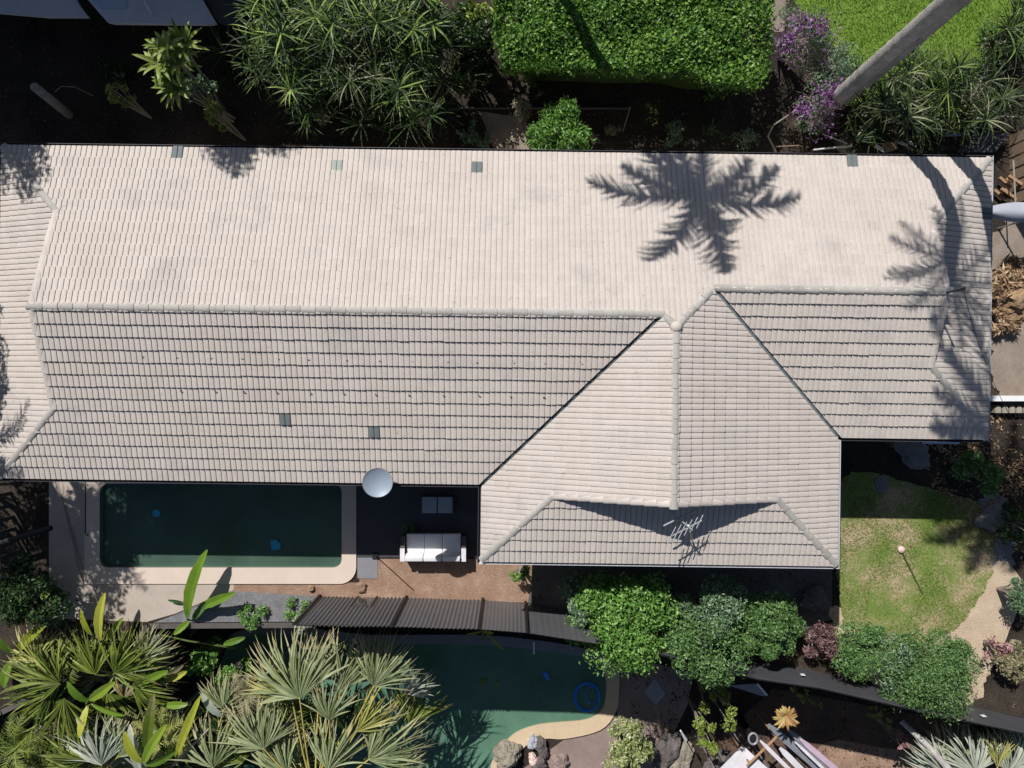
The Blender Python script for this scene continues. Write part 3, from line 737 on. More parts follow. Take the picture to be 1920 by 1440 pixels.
# small clutter near terrace
def clump(name, label, cat, px, py, z0, h, r, mat, n=400, ls=.07, group=None, stem=True, flat=1.0, dens=None, parts=None, aspect=.5):
    c = P(px, py, z0+h*.6); base = Vector((c.x, c.y, z0)); t = thing(name, label, cat, base, group)
    h = h+1.0 if z0 == ZL else h; c = P(px, py, z0+h*.6); base = Vector((c.x, c.y, z0)); t.location = base; t['_o'] = tuple(base); nl = max(9, int(r*18)); C = []; N = []
    lumps = []
    for k in range(nl):
        a = random.random()*6.28; q = math.sqrt(random.random())*.82*r; lr = r*random.uniform(.16, .40)
        lumps.append((c.x+math.cos(a)*q, c.y+math.sin(a)*q, z0+h*random.uniform(.55, .82)*(1-.35*(q/r)**2), lr))
    m = MB(); per = n//nl
    for (x, y, z, lr) in lumps:
        d = rng.normal(size=(per, 3)); d[:, 2] = np.abs(d[:, 2])*1.0-.25; d /= np.linalg.norm(d, axis=1, keepdims=True)
        rad = lr*(.55+.62*rng.random((per, 1))+.28*(rng.random((per, 1)) < .12))
        pts = np.array([x, y, z])+d*rad*np.array([1, 1, .8*flat]); C.append(pts); N.append(d*.7+rng.normal(size=(per, 3))*.7+np.array([0, .1, .35]))
    C = np.vstack(C); N = np.vstack(N); C[:, 2] = np.maximum(C[:, 2], z0+.03); m.leaves(C, N, ls*1.15, aspect); m.build('foliage', M[mat], t)
    if stem:
        b = MB()
        for (x, y, z, lr) in lumps[:12]:
            b.tube([base, base.lerp(Vector((x, y, z)), .5)+Vector((0, 0, h*.08)), Vector((x, y, z))], [.035+.015*r, .02+.008*r, .01], 6)
        b.build('branches', M['twig'], t)
    return t

# ------------------------------------------------------------------ bushes along the garden's lower edge
clump('garden_bush', 'largest bright green bush, leftmost of the row under the wing roof', 'bush', 1165, 1160, 0, 3.0, 1.73, 'bushb', 17250, .10, 'bushes along the garden edge')
clump('garden_bush', 'grey-green bush crown between the largest bush and its neighbour', 'bush', 1098, 1130, 0, 2.6, 0.76, 'bushg', 3300, .085, 'bushes along the garden edge')
clump('garden_bush', 'grey-green open bush behind the round one under the wing eave', 'bush', 1318, 1148, 0, 2.6, 1.24, 'bushg', 9300, .095, 'bushes along the garden edge')
clump('garden_bush', 'rounded mid-green bush hanging over the lower yard', 'bush', 1318, 1215, 0, 2.5, 1.40, 'bush', 12000, .085, 'bushes along the garden edge')
clump('garden_bush', 'mid-green bush just left of the maroon shrub', 'bush', 1447, 1180, 0, 2.4, 1.12, 'bush', 9300, .085, 'bushes along the garden edge')
clump('garden_bush', 'small round bush filling in left of the wide feathery bush', 'bush', 1682, 1240, 0, 2.0, .85, 'bushg', 4200, .085, 'bushes along the garden edge', aspect=.4)
clump('maroon_shrub', 'dark maroon shrub with pale dry stems between green bushes', 'shrub', 1540, 1205, 0, 1.5, .62, 'maroon', 1800, .10, aspect=.3)
clump('garden_bush', 'low fine-leaved bush right of the maroon shrub', 'bush', 1615, 1215, 0, 1.8, .95, 'bush', 9750, .075, 'bushes along the garden edge')
clump('garden_bush', 'wide feathery bush at the right end of the black fence', 'bush', 1748, 1265, 0, 2.3, 1.50, 'bush', 16000, .085, 'bushes along the garden edge', aspect=.35)
clump('flowering_shrub', 'shrub with pink-tinged leaves at the right edge beside the sand path', 'shrub', 1905, 1245, 0, 1.3, .65, 'drybush', 1500, .10)
clump('pink_shrub', 'pinkish leafy shrub above the black fence corner', 'shrub', 1870, 1215, 0, 1.1, .45, 'red', 260, .12)
clump('garden_shrub', 'grey-green drooping shrub at the far right below the dark gravel', 'shrub', 1908, 1120, 0, 1.6, .65, 'bushg', 2300, .09, aspect=.3)
clump('shade_shrub', 'dark leafy shrub in the shadow beyond the house corner', 'shrub', 1845, 885, 0, 2.0, .75, 'bush', 2200, .11)
clump('shade_shrub', 'small bright sprig in the shade right of the lawn shadow', 'shrub', 1818, 868, 0, 1.6, .3, 'bushg', 280, .10)
clump('edge_shrub', 'dark shrub at the right frame edge below the saw-tooth fence', 'shrub', 1920, 980, 0, 1.6, .8, 'darkleaf', 1800, .11)
clump('green_sapling', 'small light green sapling under the left corner of the wing eave', 'sapling', 975, 1075, 0, 1.3, .34, 'bushb', 420, .10, aspect=.35)
# top garden
clump('round_bush', 'round light green bush against the back eave', 'bush', 1050, 243, 0, 2.8, .95, 'bushb', 5200, .13, aspect=.3)
clump('dark_bush', 'dark leafy bush filling the gap between the spiky thicket and the hedge', 'bush', 868, 60, 0, 3.4, 1.0, 'darkleaf', 3200, .12)
clump('dark_bush', 'dark leafy bush below the gap left of the hedge corner', 'bush', 880, 140, 0, 2.2, .75, 'darkleaf', 1900, .11)
clump('dry_shrub', 'dry brown twiggy shrub left of the round green bush', 'shrub', 975, 205, 0, 1.8, .38, 'drybush', 420, .12, aspect=.25)
clump('leafy_shrub', 'yellow-green leafy shrub left of the clipped hedge', 'shrub', 905, 45, 0, 3.0, .62, 'yellow', 330, .18)
clump('shade_plant', 'low dark green plants under the spiky thicket near the eave', 'plant', 880, 245, 0, .6, .42, 'bushg', 240, .10)
clump('ground_plant', 'sunlit yellow-green sprig low in the dark back yard', 'plant', 222, 176, 0, 3.3, .36, 'yellow', 150, .13)
clump('yard_bush', 'dull green bushy crown hanging below the rosette tree', 'bush', 372, 175, 0, 4.0, .52, 'bushg', 1300, .08)
clump('yard_bush', 'yellow-green bush crown lowest right of the rosette tree', 'bush', 405, 212, 0, 3.9, .40, 'yellow', 700, .075)
clump('dark_undergrowth', 'dark green undergrowth beside the post in the shaded yard', 'plant', 215, 140, 0, .8, .6, 'darkleaf', 600, .11)
clump('sparse_weed', 'sparse yellow-flecked weeds in the shade behind the middle of the roof', 'weed', 1215, 215, 0, .9, .38, 'yellow', 60, .09, stem=False)

for k, (x, y, r_, mt, lb) in enumerate([(905, 262, .35, 'bushg', 'low grey-green scrub left of the soil patch by the eave'), (1115, 262, .22, 'drybush', 'small dry tuft right of the round green bush'), (1150, 240, .25, 'drybush', 'dry weedy tuft in the middle of the shaded bed'),
    (1265, 255, .45, 'bushg', 'low weedy scrub behind the palm-shadowed roof'), (1340, 235, .5, 'darkleaf', 'dark scrubby growth below the hedge'), (1400, 262, .45, 'bushg', 'scrubby weeds near the bare curved branch'), (1010, 170, .35, 'darkleaf', 'dark low growth in the shade under the hedge'), (1640, 235, .4, 'darkleaf', 'dark leafy undergrowth at the palm base')]):
    clump('scrub', lb, 'scrub', x, y, 0, .6, r_, mt, int(1100*r_), .08, aspect=.3)
# ------------------------------------------------------------------ hedge
hp = PL([(928, -70), (1450, -70), (1452, 60), (1445, 130), (1430, 158), (1350, 150), (1290, 128), (1150, 128), (1080, 122), (990, 118), (945, 122), (925, 70)], 2.9)
xs = [p[0] for p in hp]; ys = [p[1] for p in hp]; cx0 = sum(xs)/len(xs); cy0 = sum(ys)/len(ys)
t = thing('hedge', 'thick clipped green hedge with glossy leaves behind the house', 'hedge', (cx0, cy0, 0))
C = []; N = []; m = MB()
def hz(x, y): return 2.75+.12*math.sin(x*2.1+y)+.10*math.sin(y*3.3-x*1.2)+.06*math.sin(x*6+y*5)
k = 0
while k < 24000:
    x = random.uniform(min(xs), max(xs)); y = random.uniform(min(ys), max(ys))
    if not in_poly(x, y, hp): continue
    C.append((x, y, hz(x, y)-abs(random.gauss(0, .16)))); N.append((random.gauss(0, .8), random.gauss(0, .8)+.1, 1)); k += 1
n = len(hp)
for i in range(n):
    a, b = Vector(hp[i]), Vector(hp[(i+1) % n]); L_ = (b-a).length; d = (b-a)/L_; no = Vector((d.y, -d.x))
    if (Vector((cx0, cy0))-a).dot(no) > 0: no = -no
    for _ in range(int(L_*480)):
        u = random.random(); z = 2.75-2.6*random.random()**1.6; o_ = random.gauss(0, .10)-1.15*(1-z/2.8); p = a+(b-a)*u+no*o_
        C.append((p.x, p.y, z)); N.append((no.x+random.gauss(0, .5), no.y+random.gauss(0, .5), random.gauss(.4, .4)))
m.leaves(np.array(C), np.array(N), .10, .75); m.build('foliage', M['hedge'], t)
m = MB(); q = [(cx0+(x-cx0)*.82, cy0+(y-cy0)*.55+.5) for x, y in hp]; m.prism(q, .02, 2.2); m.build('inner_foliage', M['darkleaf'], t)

# ------------------------------------------------------------------ spiky plants
def rosette(m, c, n, L, w, up=.5, droop=1.2, seed=None, fold=.25, curl=.25, rmax=1.0):
    for k in range(n):
        a = k*2.39996+random.uniform(-.25, .25); e = random.uniform(.1, 1.0)*up*2
        d = Vector((math.cos(a), math.sin(a), e)).normalized(); s = Vector((-math.sin(a), math.cos(a), random.uniform(-.2, .2)))
        m.strip(c+d*.03, d, s, L*random.uniform(.7, 1.15), w*random.uniform(.8, 1.2), droop*random.uniform(.6, 1.4), 5, fold, lambda t: (1-t)**.55*min(1, .55+t*2.2), curl=random.uniform(-curl, curl), rnd=random.random()*rmax)
def spiky(label, spots, mat='spiky', L=.75, w=.07, n=20, name='spiky_shrub', cat='shrub', group='spiky shrubs behind the house', up=.5, droop=1.2, fold=.25):
    cs = [P(x, y, z) for x, y, z in spots]; b = sum(cs, Vector())/len(cs); b.z = 0
    t = thing(name, label, cat, b, group); m = MB(); st = MB()
    if name == 'spiky_shrub': cs = cs+[c+Vector((random.gauss(0, .35), random.gauss(0, .35), -random.uniform(.2, .9))) for c in cs]+[c+Vector((random.gauss(0, .45), random.gauss(0, .45), -random.uniform(.6, 1.5))) for c in cs]; L *= 1.1; w *= .8
    for ci, c in enumerate(cs):
        rosette(m, c, n, L*random.uniform(.75, 1.25), w, up, droop, rmax=1.0 if ci < len(spots) else .62, fold=fold, curl=.7 if name == 'spiky_shrub' else .25)  # lower tiers get darker tones: shade inside the thicket put into leaf colour
        st.tube([b+Vector((random.uniform(-.15, .15), random.uniform(-.15, .15), 0)), b.lerp(c, .55)+Vector((0, 0, .1)), c], [.05, .04, .03], 6)
    m.build('leaves', M[mat], t); st.build('stems', M['twig'], t); return t
def spots(x0, y0, x1, y1, n, z0, z1): return [(random.uniform(x0, x1), random.uniform(y0, y1), random.uniform(z0, z1)) for _ in range(n)]
spiky('tall spiky-leaved shrub at the top left of the thicket', spots(480, -20, 580, 70, 9, 3.4, 4.6), L=.8)
spiky('spiky shrub with long arching blades at the top middle of the thicket', spots(590, -30, 710, 80, 10, 3.4, 4.8), L=.95, w=.06)
spiky('yellowish spiky shrub at the top right of the thicket near the hedge', spots(720, -20, 820, 80, 9, 3.2, 4.4), L=.8, w=.075)
spiky('spiky shrub leaning over the eave, lower left of the thicket', [(545, 168, 3.9), (560, 150, 3.4), (600, 160, 3.2), (520, 140, 2.9), (505, 110, 3.2), (548, 100, 3.5), (580, 195, 2.4)], L=.85, w=.055)
spiky('dark tangled spiky shrub in the middle of the thicket', spots(590, 90, 720, 170, 9, 2.4, 3.9), mat='spikyd', L=.85, w=.055)
spiky('spiky shrub with drooping pale blades, lower right of the thicket', [(750, 165, 3.9), (745, 190, 3.3), (780, 145, 3.2), (700, 190, 2.6), (800, 120, 3.1), (765, 110, 3.5), (830, 150, 2.6)], L=.85, w=.05)
spiky('dark spiky shrub under the palm trunk, nearest the purple flowers', spots(1650, 130, 1720, 220, 8, 1.3, 2.4), mat='spikyd', L=.85, w=.06)
spiky('dark spiky shrub between the palm trunk and the right fence', spots(1730, 120, 1800, 225, 9, 1.3, 2.6), mat='spiky', L=.85, w=.055)
spiky('dark spiky shrub at the far right behind the roof corner', spots(1810, 130, 1890, 230, 7, 1.0, 2.2), mat='spikyd', L=.8, w=.06)
spiky('pale streaked spiky plant in the top right corner', spots(1880, 10, 1930, 90, 5, 1.2, 2.4), mat='spiky', L=.7, w=.06)
# rosette tree in the shaded yard
spiky('rosette tree with broad light green leaves standing out of the shade', [(312, 88, 4.3), (345, 85, 4.1), (300, 120, 4.1), (335, 118, 4.0), (320, 145, 3.8), (330, 165, 3.6)], mat='yellow', L=.60, w=.17, n=24, name='rosette_tree', cat='tree', group=None, up=.6, droop=1.1, fold=.2)
spiky('low dark spiky plant between the yard tree and the thicket', spots(400, 60, 450, 110, 3, .6, 1.2), mat='spikyd', L=.8, w=.07)

# bougainvillea
def bougain(label, px, py, h, r, fl, n=1300):
    t = clump('bougainvillea', label, 'shrub', px, py, 0, h, r*1.25, 'bushg', int(n*2), .07, 'bougainvillea bushes behind the house', aspect=.4)
    m = MB()
    for (fx, fy, fz, fr, fn) in fl:
        c = np.array(P(fx, fy, fz)); pts = c+rng.normal(size=(fn, 3))*fr*np.array([.7, .7, .35])*(.4+rng.random((fn, 1))); m.leaves(pts, rng.normal(size=(fn, 3))+np.array([0, 0, .8]), .075, .8)
    m.build('flowers', M['purple'], t)
    m = MB(); c = P(px, py, h*.6); b = Vector((c.x, c.y, 0))
    for k in range(44):
        a = random.random()*6.28; q = b+Vector((0, 0, h*.5)); pts = [q]; d = Vector((math.cos(a), math.sin(a), .5)).normalized()
        for s in range(5):
            pts.append(pts[-1]+d*r*.26); d = (d+Vector((random.gauss(0, .35), random.gauss(0, .35), -.15))).normalized()
        m.tube(pts, [.018, .014, .011, .009, .007, .005], 5)
    m.build('twigs', M['twig'], t)
bougain('purple bougainvillea nearest the hedge end', 1495, 65, 2.6, .75, [(1475, 78, 2.5, .42, 420), (1540, 48, 2.5, .35, 330), (1500, 40, 2.4, .3, 120)])
bougain('tangled bougainvillea with few flowers left of the palm base', 1560, 120, 2.3, .78, [(1562, 165, 2.1, .30, 200)], 1800)
bougain('purple bougainvillea drooping toward the back eave', 1530, 200, 1.9, .7, [(1505, 205, 1.9, .26, 260), (1555, 185, 1.9, .36, 330), (1545, 230, 1.4, .35, 160)], 600)

# ------------------------------------------------------------------ palms
def frond(m, c, a, L, e0, droop, lw=.05, nl=34, ll=.55):
    d = Vector((math.cos(a), math.sin(a), e0)).normalized(); p = Vector(c); pts = [p.copy()]; n = 12
    for i in range(n):
        p = p+d*(L/n); pts.append(p.copy()); d = (d+Vector((0, 0, -droop/n*(.5+i/n)))).normalized()
    for i in range(1, nl*2):
        u = i/(nl*2); k = u*n; j = int(min(k, n-1)); q = pts[j].lerp(pts[j+1], k-j); tg = (pts[j+1]-pts[j]).normalized()
        side = tg.cross(Vector((0, 0, 1))).normalized(); s = 1 if i % 2 else -1
        dd = (side*s+tg*random.uniform(.5, 1.1)+Vector((0, 0, random.uniform(-.25, .25)))).normalized(); le = ll*math.sin(math.pi*(u*.86+.12))**.7*random.uniform(.55, 1.15)
        m.strip(q, dd, tg, le, lw, 1.1, 3, .2, lambda t: (1-t)**.6, t0=0, t1=u)
    return pts
def palm(label, base, path, crown_r, nf, r0, seed, name='palm_tree', flat=False, a0=0, ll=.55, only=None, lw=.06, angs=None):
    random.seed(seed); t = thing(name, label, 'palm tree', base, None)
    pts = [Vector(p) for p in path]; m = MB()
    fine = []
    for a, b in zip(pts[:-1], pts[1:]):
        k = max(2, int((b-a).length/.12)); fine += [a.lerp(b, i/k) for i in range(k)]
    fine.append(pts[-1]); N_ = len(fine)
    m.tube(fine, [r0*(1-.28*i/N_)*(1+.035*(1 if i % 3 == 0 else 0)+.02*math.sin(i*1.7)) for i in range(N_)], 18); m.build('trunk', M['bark'], t, smooth=True)
    c = pts[-1]; fm = MB(); rc = MB()
    al = [math.radians(q) for q in angs] if angs else [a0+2*math.pi*k/nf+random.uniform(-.12, .12) for k in range(nf)]
    for a in al:
        q = frond(fm, c, a, crown_r*random.uniform(.88, 1.1), random.uniform(.15, .8), random.uniform(.9, 1.5), nl=30, ll=ll, lw=lw)
        rc.tube(q[:11], [.03-.002*i for i in range(11)], 5)
    fm.build('fronds', M['palmleaf'], t); rc.build('frond_stalks', M['petgreen'], t)
palm('tall palm whose grey trunk rises past the top right corner', (10.85, 9.35, 0), [(10.85, 9.35, 0), (10.85, 9.35, 9.0), (10.1, 9.0, 12), (8.8, 8.3, 15.2)], 2.6, 24, .27, 3, ll=.75, lw=.09)
palm('palm with slimmer trunk next to the tall grey palm', (9.95, 8.75, 0), [(9.95, 8.75, 0), (10.0, 8.8, 7.8), (9.4, 9.1, 10), (8.1, 9.6, 12.5)], 2.0, 14, .25, 4, ll=.55, lw=.05)
palm('tall feather palm beyond the hedge', (.55, 13.0, 0), [(.55, 13.0, 0), (.55, 12.95, 13.9)], 2.75, 0, .19, 8, ll=.85, lw=.115, angs=(177, 8, 246, 286, 303, 60, 95, 130, 150, 35, 110))
palm('feather palm beyond the left side of the pool', (-17.6, 2.4, 0), [(-17.6, 2.4, 0), (-17.7, 2.2, 8.2)], 2.6, 13, .19, 9)
random.seed(77)
# off-frame trees whose shade falls on the roof edge and yard
def tree(label, base, crown_z, r, n=5200, mat='darkleaf', el=(1, 1, .8)):
    t = thing('broadleaf_tree', label, 'tree', base, 'shade trees around the garden'); m = MB(); C = []; N = []; b = Vector(base)
    tr = MB(); tr.tube([b, b+Vector((.1, 0, crown_z*.5)), b+Vector((0, 0, crown_z*.85))], [.22, .16, .1], 10)
    for k in range(16):
        a = random.random()*6.28; q = math.sqrt(random.random())*r*.75; c = Vector((b.x+math.cos(a)*q*el[0], b.y+math.sin(a)*q*el[1], crown_z+random.uniform(-.5, .5)*r*el[2]))
        tr.tube([b+Vector((0, 0, crown_z*.6)), c], [.06, .015], 5); k_ = n//16; d = rng.normal(size=(k_, 3)); d /= np.linalg.norm(d, axis=1, keepdims=True)
        C.append(np.array(c)+d*r*.36*rng.random((k_, 1))**.4); N.append(d+rng.normal(size=(k_, 3))*.6)
    m.leaves(np.vstack(C), np.vstack(N), .16, .5); m.build('crown', M[mat], t); tr.build('trunk', M['bark'], t)
tree('leafy tree beyond the back yard right of the neighbour building', (-11.7, 14.4, 0), 12.2, 1.6)
tree('leafy tree beyond the back yard left of the neighbour building', (-17.3, 12.35, 0), 10.3, 1.8)
tree('broad leafy tree beyond the left yard', (-19.4, -.4, 0), 6.2, 2.3, n=8000)
tree('leafy tree left of the house', (-17.3, 4.8, 0), 8.2, 1.5, el=(.8, 1.5, .8))
tree('leafy tree at the left side of the garden', (-17.0, -.7, 0), 6.3, 1.8, n=7000, el=(.8, 1.5, .8))

# ------------------------------------------------------------------ fan palms, paddle plants (lower left)
def fan_leaf(t, hub, ang, r, span=150, mat='fan', nseg=34, tilt=.25, pet=None, bend=.5, w=None, split=.0):
    """hub: world point; ang in image degrees (0 = right, 90 = up)"""
    nseg = int(nseg*1.5); m = MB(); a0 = math.radians(ang); sp = math.radians(span); lean = Vector((math.cos(a0), math.sin(a0), 0))
    w = w or r*sp/nseg*1.0
    for k in range(nseg):
        u = (k+.5)/nseg-.5; a = a0+u*sp+random.gauss(0, .012); d = Vector((math.cos(a), math.sin(a), tilt+random.gauss(0, .10)-.35*abs(u))).normalized()
        s = Vector((-math.sin(a), math.cos(a), (.45 if k % 2 else -.45)+random.gauss(0, .15)))
        L_ = r*(1-.30*abs(2*u)**2.2)*(random.uniform(.85, 1.06) if random.random() < .8 else random.uniform(.5, .85))
        m.strip(hub, d, s, L_, w*.80*random.uniform(.6, 1.15), bend*abs(random.gauss(1.9, 1.2)), 7, .25, lambda t_: min(1, .10+t_*1.75)*(1-max(0, (t_-.60)/.4))**.75+.02, curl=random.gauss(0, .5), rnd=min(1, max(0, random.gauss(.5, .22))))
    o = m.build('leaf', M[mat], t)
    if pet is not None:
        q = MB(); a_, b_ = Vector(pet), Vector(hub); mid = a_.lerp(b_, .5)+Vector((0, 0, .08)); q.tube([a_, mid, b_, b_+lean*.15*r], [.035, .028, .022, .006], 6); q.build('petiole', M['petiole' if mat != 'fang' else 'petgreen'], o)
def fanpalm(label, cx, cy, zc, leaves, z0=ZL, tr=.16):
    xs_ = [l[0] for l in leaves]; ys_ = [l[1] for l in leaves]; mats = ['fang', 'fang', 'fan', 'drybush', 'darkleaf']
    leaves = list(leaves)+[(random.uniform(min(xs_)-20, max(xs_)+20), random.uniform(min(ys_), max(ys_)+15), random.uniform(-1.4, -.5), random.uniform(20, 160), random.uniform(65, 110), random.uniform(90, 170), random.choice(mats), 26) for _ in range(len(leaves))]
    c = P(cx, cy, zc); b = Vector((c.x, c.y, z0)); t = thing('fan_palm', label, 'palm tree', b, 'fan palms in the lower yard')
    m = MB(); k = 14; m.tube([b.lerp(c, i/k) for i in range(k+1)], [tr*(1+.06*(i % 2)) for i in range(k+1)], 12); m.build('trunk', M['bark'], t)
    for lf in leaves:
        x, y, z, ang, rpx, span, mat = lf[:7]; ns = lf[7] if len(lf) > 7 else 34
        hub = P(x, y, z); fan_leaf(t, hub, ang, rpx*(CAMH-z)/FPX, span, mat, ns, pet=c, tilt=random.uniform(.05, .35))
fanpalm('large fan palm with grey-green leaves beside the lower pool', 590, 1500, -.2, [
    (562, 1310, .9, 108, 150, 150, 'fan', 40), (700, 1288, .7, 62, 118, 120, 'fan', 34), (617, 1352, .8, 86, 95, 95, 'fan', 26),
    (668, 1372, .5, 40, 105, 75, 'fany', 20), (690, 1425, .4, 32, 140, 110, 'fan', 36), (495, 1405, .4, 112, 120, 150, 'fan', 38),
    (640, 1290, .2, 78, 120, 110, 'fan', 30), (615, 1445, .6, 82, 120, 110, 'fan', 30), (545, 1300, .3, 150, 105, 90, 'fany', 26),
    (760, 1300, -.6, 40, 70, 120, 'fans', 28), (725, 1455, .0, 10, 95, 120, 'fan', 30), (540, 1450, .2, 135, 105, 120, 'fan', 30), (600, 1260, -.5, 100, 85, 120, 'drybush', 26)])
fanpalm('fan palm at the left edge with wide glossy leaves', 95, 1335, -.3, [
    (112, 1282, .6, 160, 130, 150, 'fang', 40), (100, 1300, .5, 205, 110, 120, 'fang', 36), (120, 1310, .4, 260, 110, 130, 'fang', 34),
    (140, 1265, .2, 95, 80, 120, 'fang', 30), (70, 1240, .5, 120, 85, 140, 'fany', 30), (60, 1370, .2, 240, 85, 150, 'fang', 32)])
fanpalm('dark fan palm behind the yellow paddle leaves', 215, 1265, -.2, [
    (215, 1262, .5, 45, 110, 140, 'fang', 34), (235, 1250, .3, 90, 95, 120, 'fang', 32), (180, 1265, .3, 110, 115, 110, 'fang', 30), (250, 1290, .2, 0, 95, 150, 'fang', 32),
    (200, 1300, .0, 270, 85, 160, 'fang', 32), (265, 1240, .4, 55, 80, 120, 'fan', 28), (135, 1230, 0, 130, 70, 130, 'drybush', 26)])
fanpalm('silver-green fan palm near the bottom left', 200, 1440, -.4, [
    (190, 1435, .4, 100, 110, 120, 'fans', 34), (165, 1425, .3, 150, 100, 120, 'fang', 32), (220, 1420, .3, 60, 95, 120, 'fan', 32), (130, 1440, .1, 120, 90, 130, 'fang', 30), (260, 1445, 0, 80, 100, 90, 'fans', 26), (85, 1440, -.2, 100, 80, 150, 'fang', 28)])
fanpalm('fan palm with twisted green blades between the stick and the pool', 380, 1480, -.4, [
    (400, 1440, .3, 100, 120, 120, 'fan', 34), (455, 1430, .0, 120, 110, 130, 'fang', 34), (420, 1330, -.2, 85, 85, 130, 'fan', 30), (320, 1420, .0, 95, 110, 90, 'fang', 26), (470, 1350, -.4, 150, 80, 140, 'drybush', 28)])
fanpalm('silver fan palm in the bottom right corner', 1850, 1490, -.6, [
    (1830, 1450, .0, 100, 95, 130, 'fans', 34), (1890, 1450, -.1, 75, 95, 120, 'fans', 32), (1780, 1455, -.3, 150, 95, 110, 'fans', 28), (1870, 1440, .2, 88, 80, 60, 'fany', 18), (1920, 1430, -.3, 60, 85, 120, 'fans', 28)])

def paddle(label, base, blades, mat='paddle', name='paddle_leaf_plant', group='broad-leaved plants in the lower yard'):
    t = thing(name, label, 'plant', base, group)
    for bl in blades:
        (x0, y0, z0, x1, y1, z1, wd) = bl[:7]; mt = bl[7] if len(bl) > 7 else mat
        a, b = P(x0, y0, z0), P(x1, y1, z1); d = b-a; L_ = d.length; s = d.cross(Vector((0, 0, 1))).normalized()+Vector((0, 0, random.uniform(-.35, .35)))
        m = MB(); m.strip(a, d+Vector((0, 0, .15*L_)), s, L_, wd, random.uniform(.3, .9), 10, .35, lambda t_: math.sin(math.pi*min(1, t_*.95+.04))**.55*(1+.07*math.sin(t_*37)), curl=random.uniform(-.25, .25))
        q = MB(); bb = Vector(base); q.tube([bb, bb.lerp(a, .6)+Vector((0, 0, .1)), a, a+d*.3], [.04, .03, .022, .012], 6)
        o = m.build('leaf', M[mt], t); q.build('stalk', M['petgreen'], o)
paddle('broad-leaved plant with one tall upright blade reaching over the path', P(352, 1165, -1), [(352, 1158, .3, 369, 1032, 1.2, .42), (372, 1140, .3, 440, 1108, .8, .30), (362, 1160, .1, 390, 1130, .6, .24, 'bush'), (355, 1165, 0, 325, 1190, .3, .22), (345, 1130, .1, 315, 1122, .2, .12, 'bush')])
paddle('plant with yellow upright blades in front of the dark fan palm', P(190, 1205, -1), [(188, 1200, .8, 184, 1112, 1.2, .30, 'paddley'), (172, 1190, .7, 150, 1145, 1.0, .26, 'paddley'), (200, 1200, .5, 230, 1160, .7, .2, 'paddle')])
paddle('plant with short broad green blades left of the lime shrub', P(285, 1300, -1), [(268, 1280, .3, 315, 1252, .5, .26), (310, 1322, .3, 352, 1320, .4, .24), (278, 1250, .1, 310, 1235, .2, .2, 'paddle')])
paddle('plant with long yellow-green blades beside the grey stick', P(335, 1430, -1), [(330, 1420, .4, 380, 1300, 1.0, .28, 'paddley'), (378, 1300, .8, 415, 1350, .7, .24, 'fans'), (275, 1425, .3, 290, 1300, .7, .34, 'fang'), (262, 1450, .3, 250, 1360, .6, .3, 'fans')])
paddle('plant with mustard leaves in the gap beside the lime shrub', P(335, 1270, -1), [(310, 1275, .1, 352, 1262, .2, .24, 'paddley'), (315, 1265, .2, 345, 1250, .3, .16, 'drybush')])
paddle('plant with low green blades over the dark wall', P(440, 1215, -1.4), [(420, 1208, -.2, 458, 1196, -.1, .22, 'paddle'), (300, 1190, .0, 282, 1205, .1, .16, 'tarp')])
paddle('broad-leaved plant with arching blades at the far left edge', P(25, 1230, -1), [(30, 1225, .3, -10, 1190, .8, .36), (35, 1220, .3, 75, 1165, .9, .30, 'paddley'), (30, 1235, .2, 85, 1240, .5, .28), (20, 1240, .1, 0, 1290, .4, .3)])
paddle('broad-leaved plant between the two dark fan palms', P(165, 1320, -1), [(165, 1315, .5, 120, 1285, .9, .26), (168, 1312, .5, 215, 1280, .9, .3), (165, 1325, .4, 150, 1385, .7, .3, 'paddley'), (172, 1320, .4, 235, 1340, .7, .24)])
paddle('broad-leaved plant with ragged blades at the bottom edge', P(270, 1440, -1), [(270, 1430, .6, 300, 1360, 1.0, .32), (265, 1430, .6, 225, 1375, .9, .28, 'paddley'), (275, 1435, .5, 330, 1415, .7, .26)])
clump('lime_shrub', 'lime green leafy shrub between the broad blades and the fan palm', 'shrub', 385, 1238, ZL, 3.2, .62, 'bushb', 900, .13)
clump('lime_shrub', 'fresh green leafy shrub hugging the left side of the large fan palm', 'shrub', 440, 1262, ZL, 3.1, .62, 'bushb', 1500, .10)
clump('dark_shrub', 'dark leafy shrub under the tall upright blade', 'shrub', 335, 1200, ZL, 3.0, .55, 'darkleaf', 1200, .11)
clump('dark_tree', 'dark green bushy tree at the left edge beside the path', 'tree', 60, 1110, 0, 1.9, 1.15, 'darkleaf', 5200, .11)
clump('dark_tree', 'dark green bush lower left of the path end', 'tree', 90, 1165, 0, 1.0, .5, 'bushg', 600, .12, aspect=.25)
clump('lime_sprig', 'bright lime sprig on the dark bush at the left edge', 'plant', 95, 1110, 0, 2.0, .18, 'yellow', 50, .13, stem=False)
clump('ground_cover_plant', 'bright green ground-hugging plant on the grey wall ledge', 'plant', 555, 1140, 0, .25, .42, 'bushb', 900, .07, stem=False)
clump('ground_cover_plant', 'green trailing plant left on the grey wall ledge', 'plant', 470, 1150, 0, .25, .5, 'bushb', 900, .07, stem=False)
clump('dry_twigs', 'grey dead foliage at the corner of the corrugated fence', 'plant', 563, 1170, 0, .6, .28, 'fans', 320, .10, stem=False, aspect=.2)
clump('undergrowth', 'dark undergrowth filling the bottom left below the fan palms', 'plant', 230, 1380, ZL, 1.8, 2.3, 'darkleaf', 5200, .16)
clump('undergrowth', 'dark undergrowth under the large fan palm', 'plant', 520, 1370, ZL, 1.7, 2.0, 'darkleaf', 4600, .16)
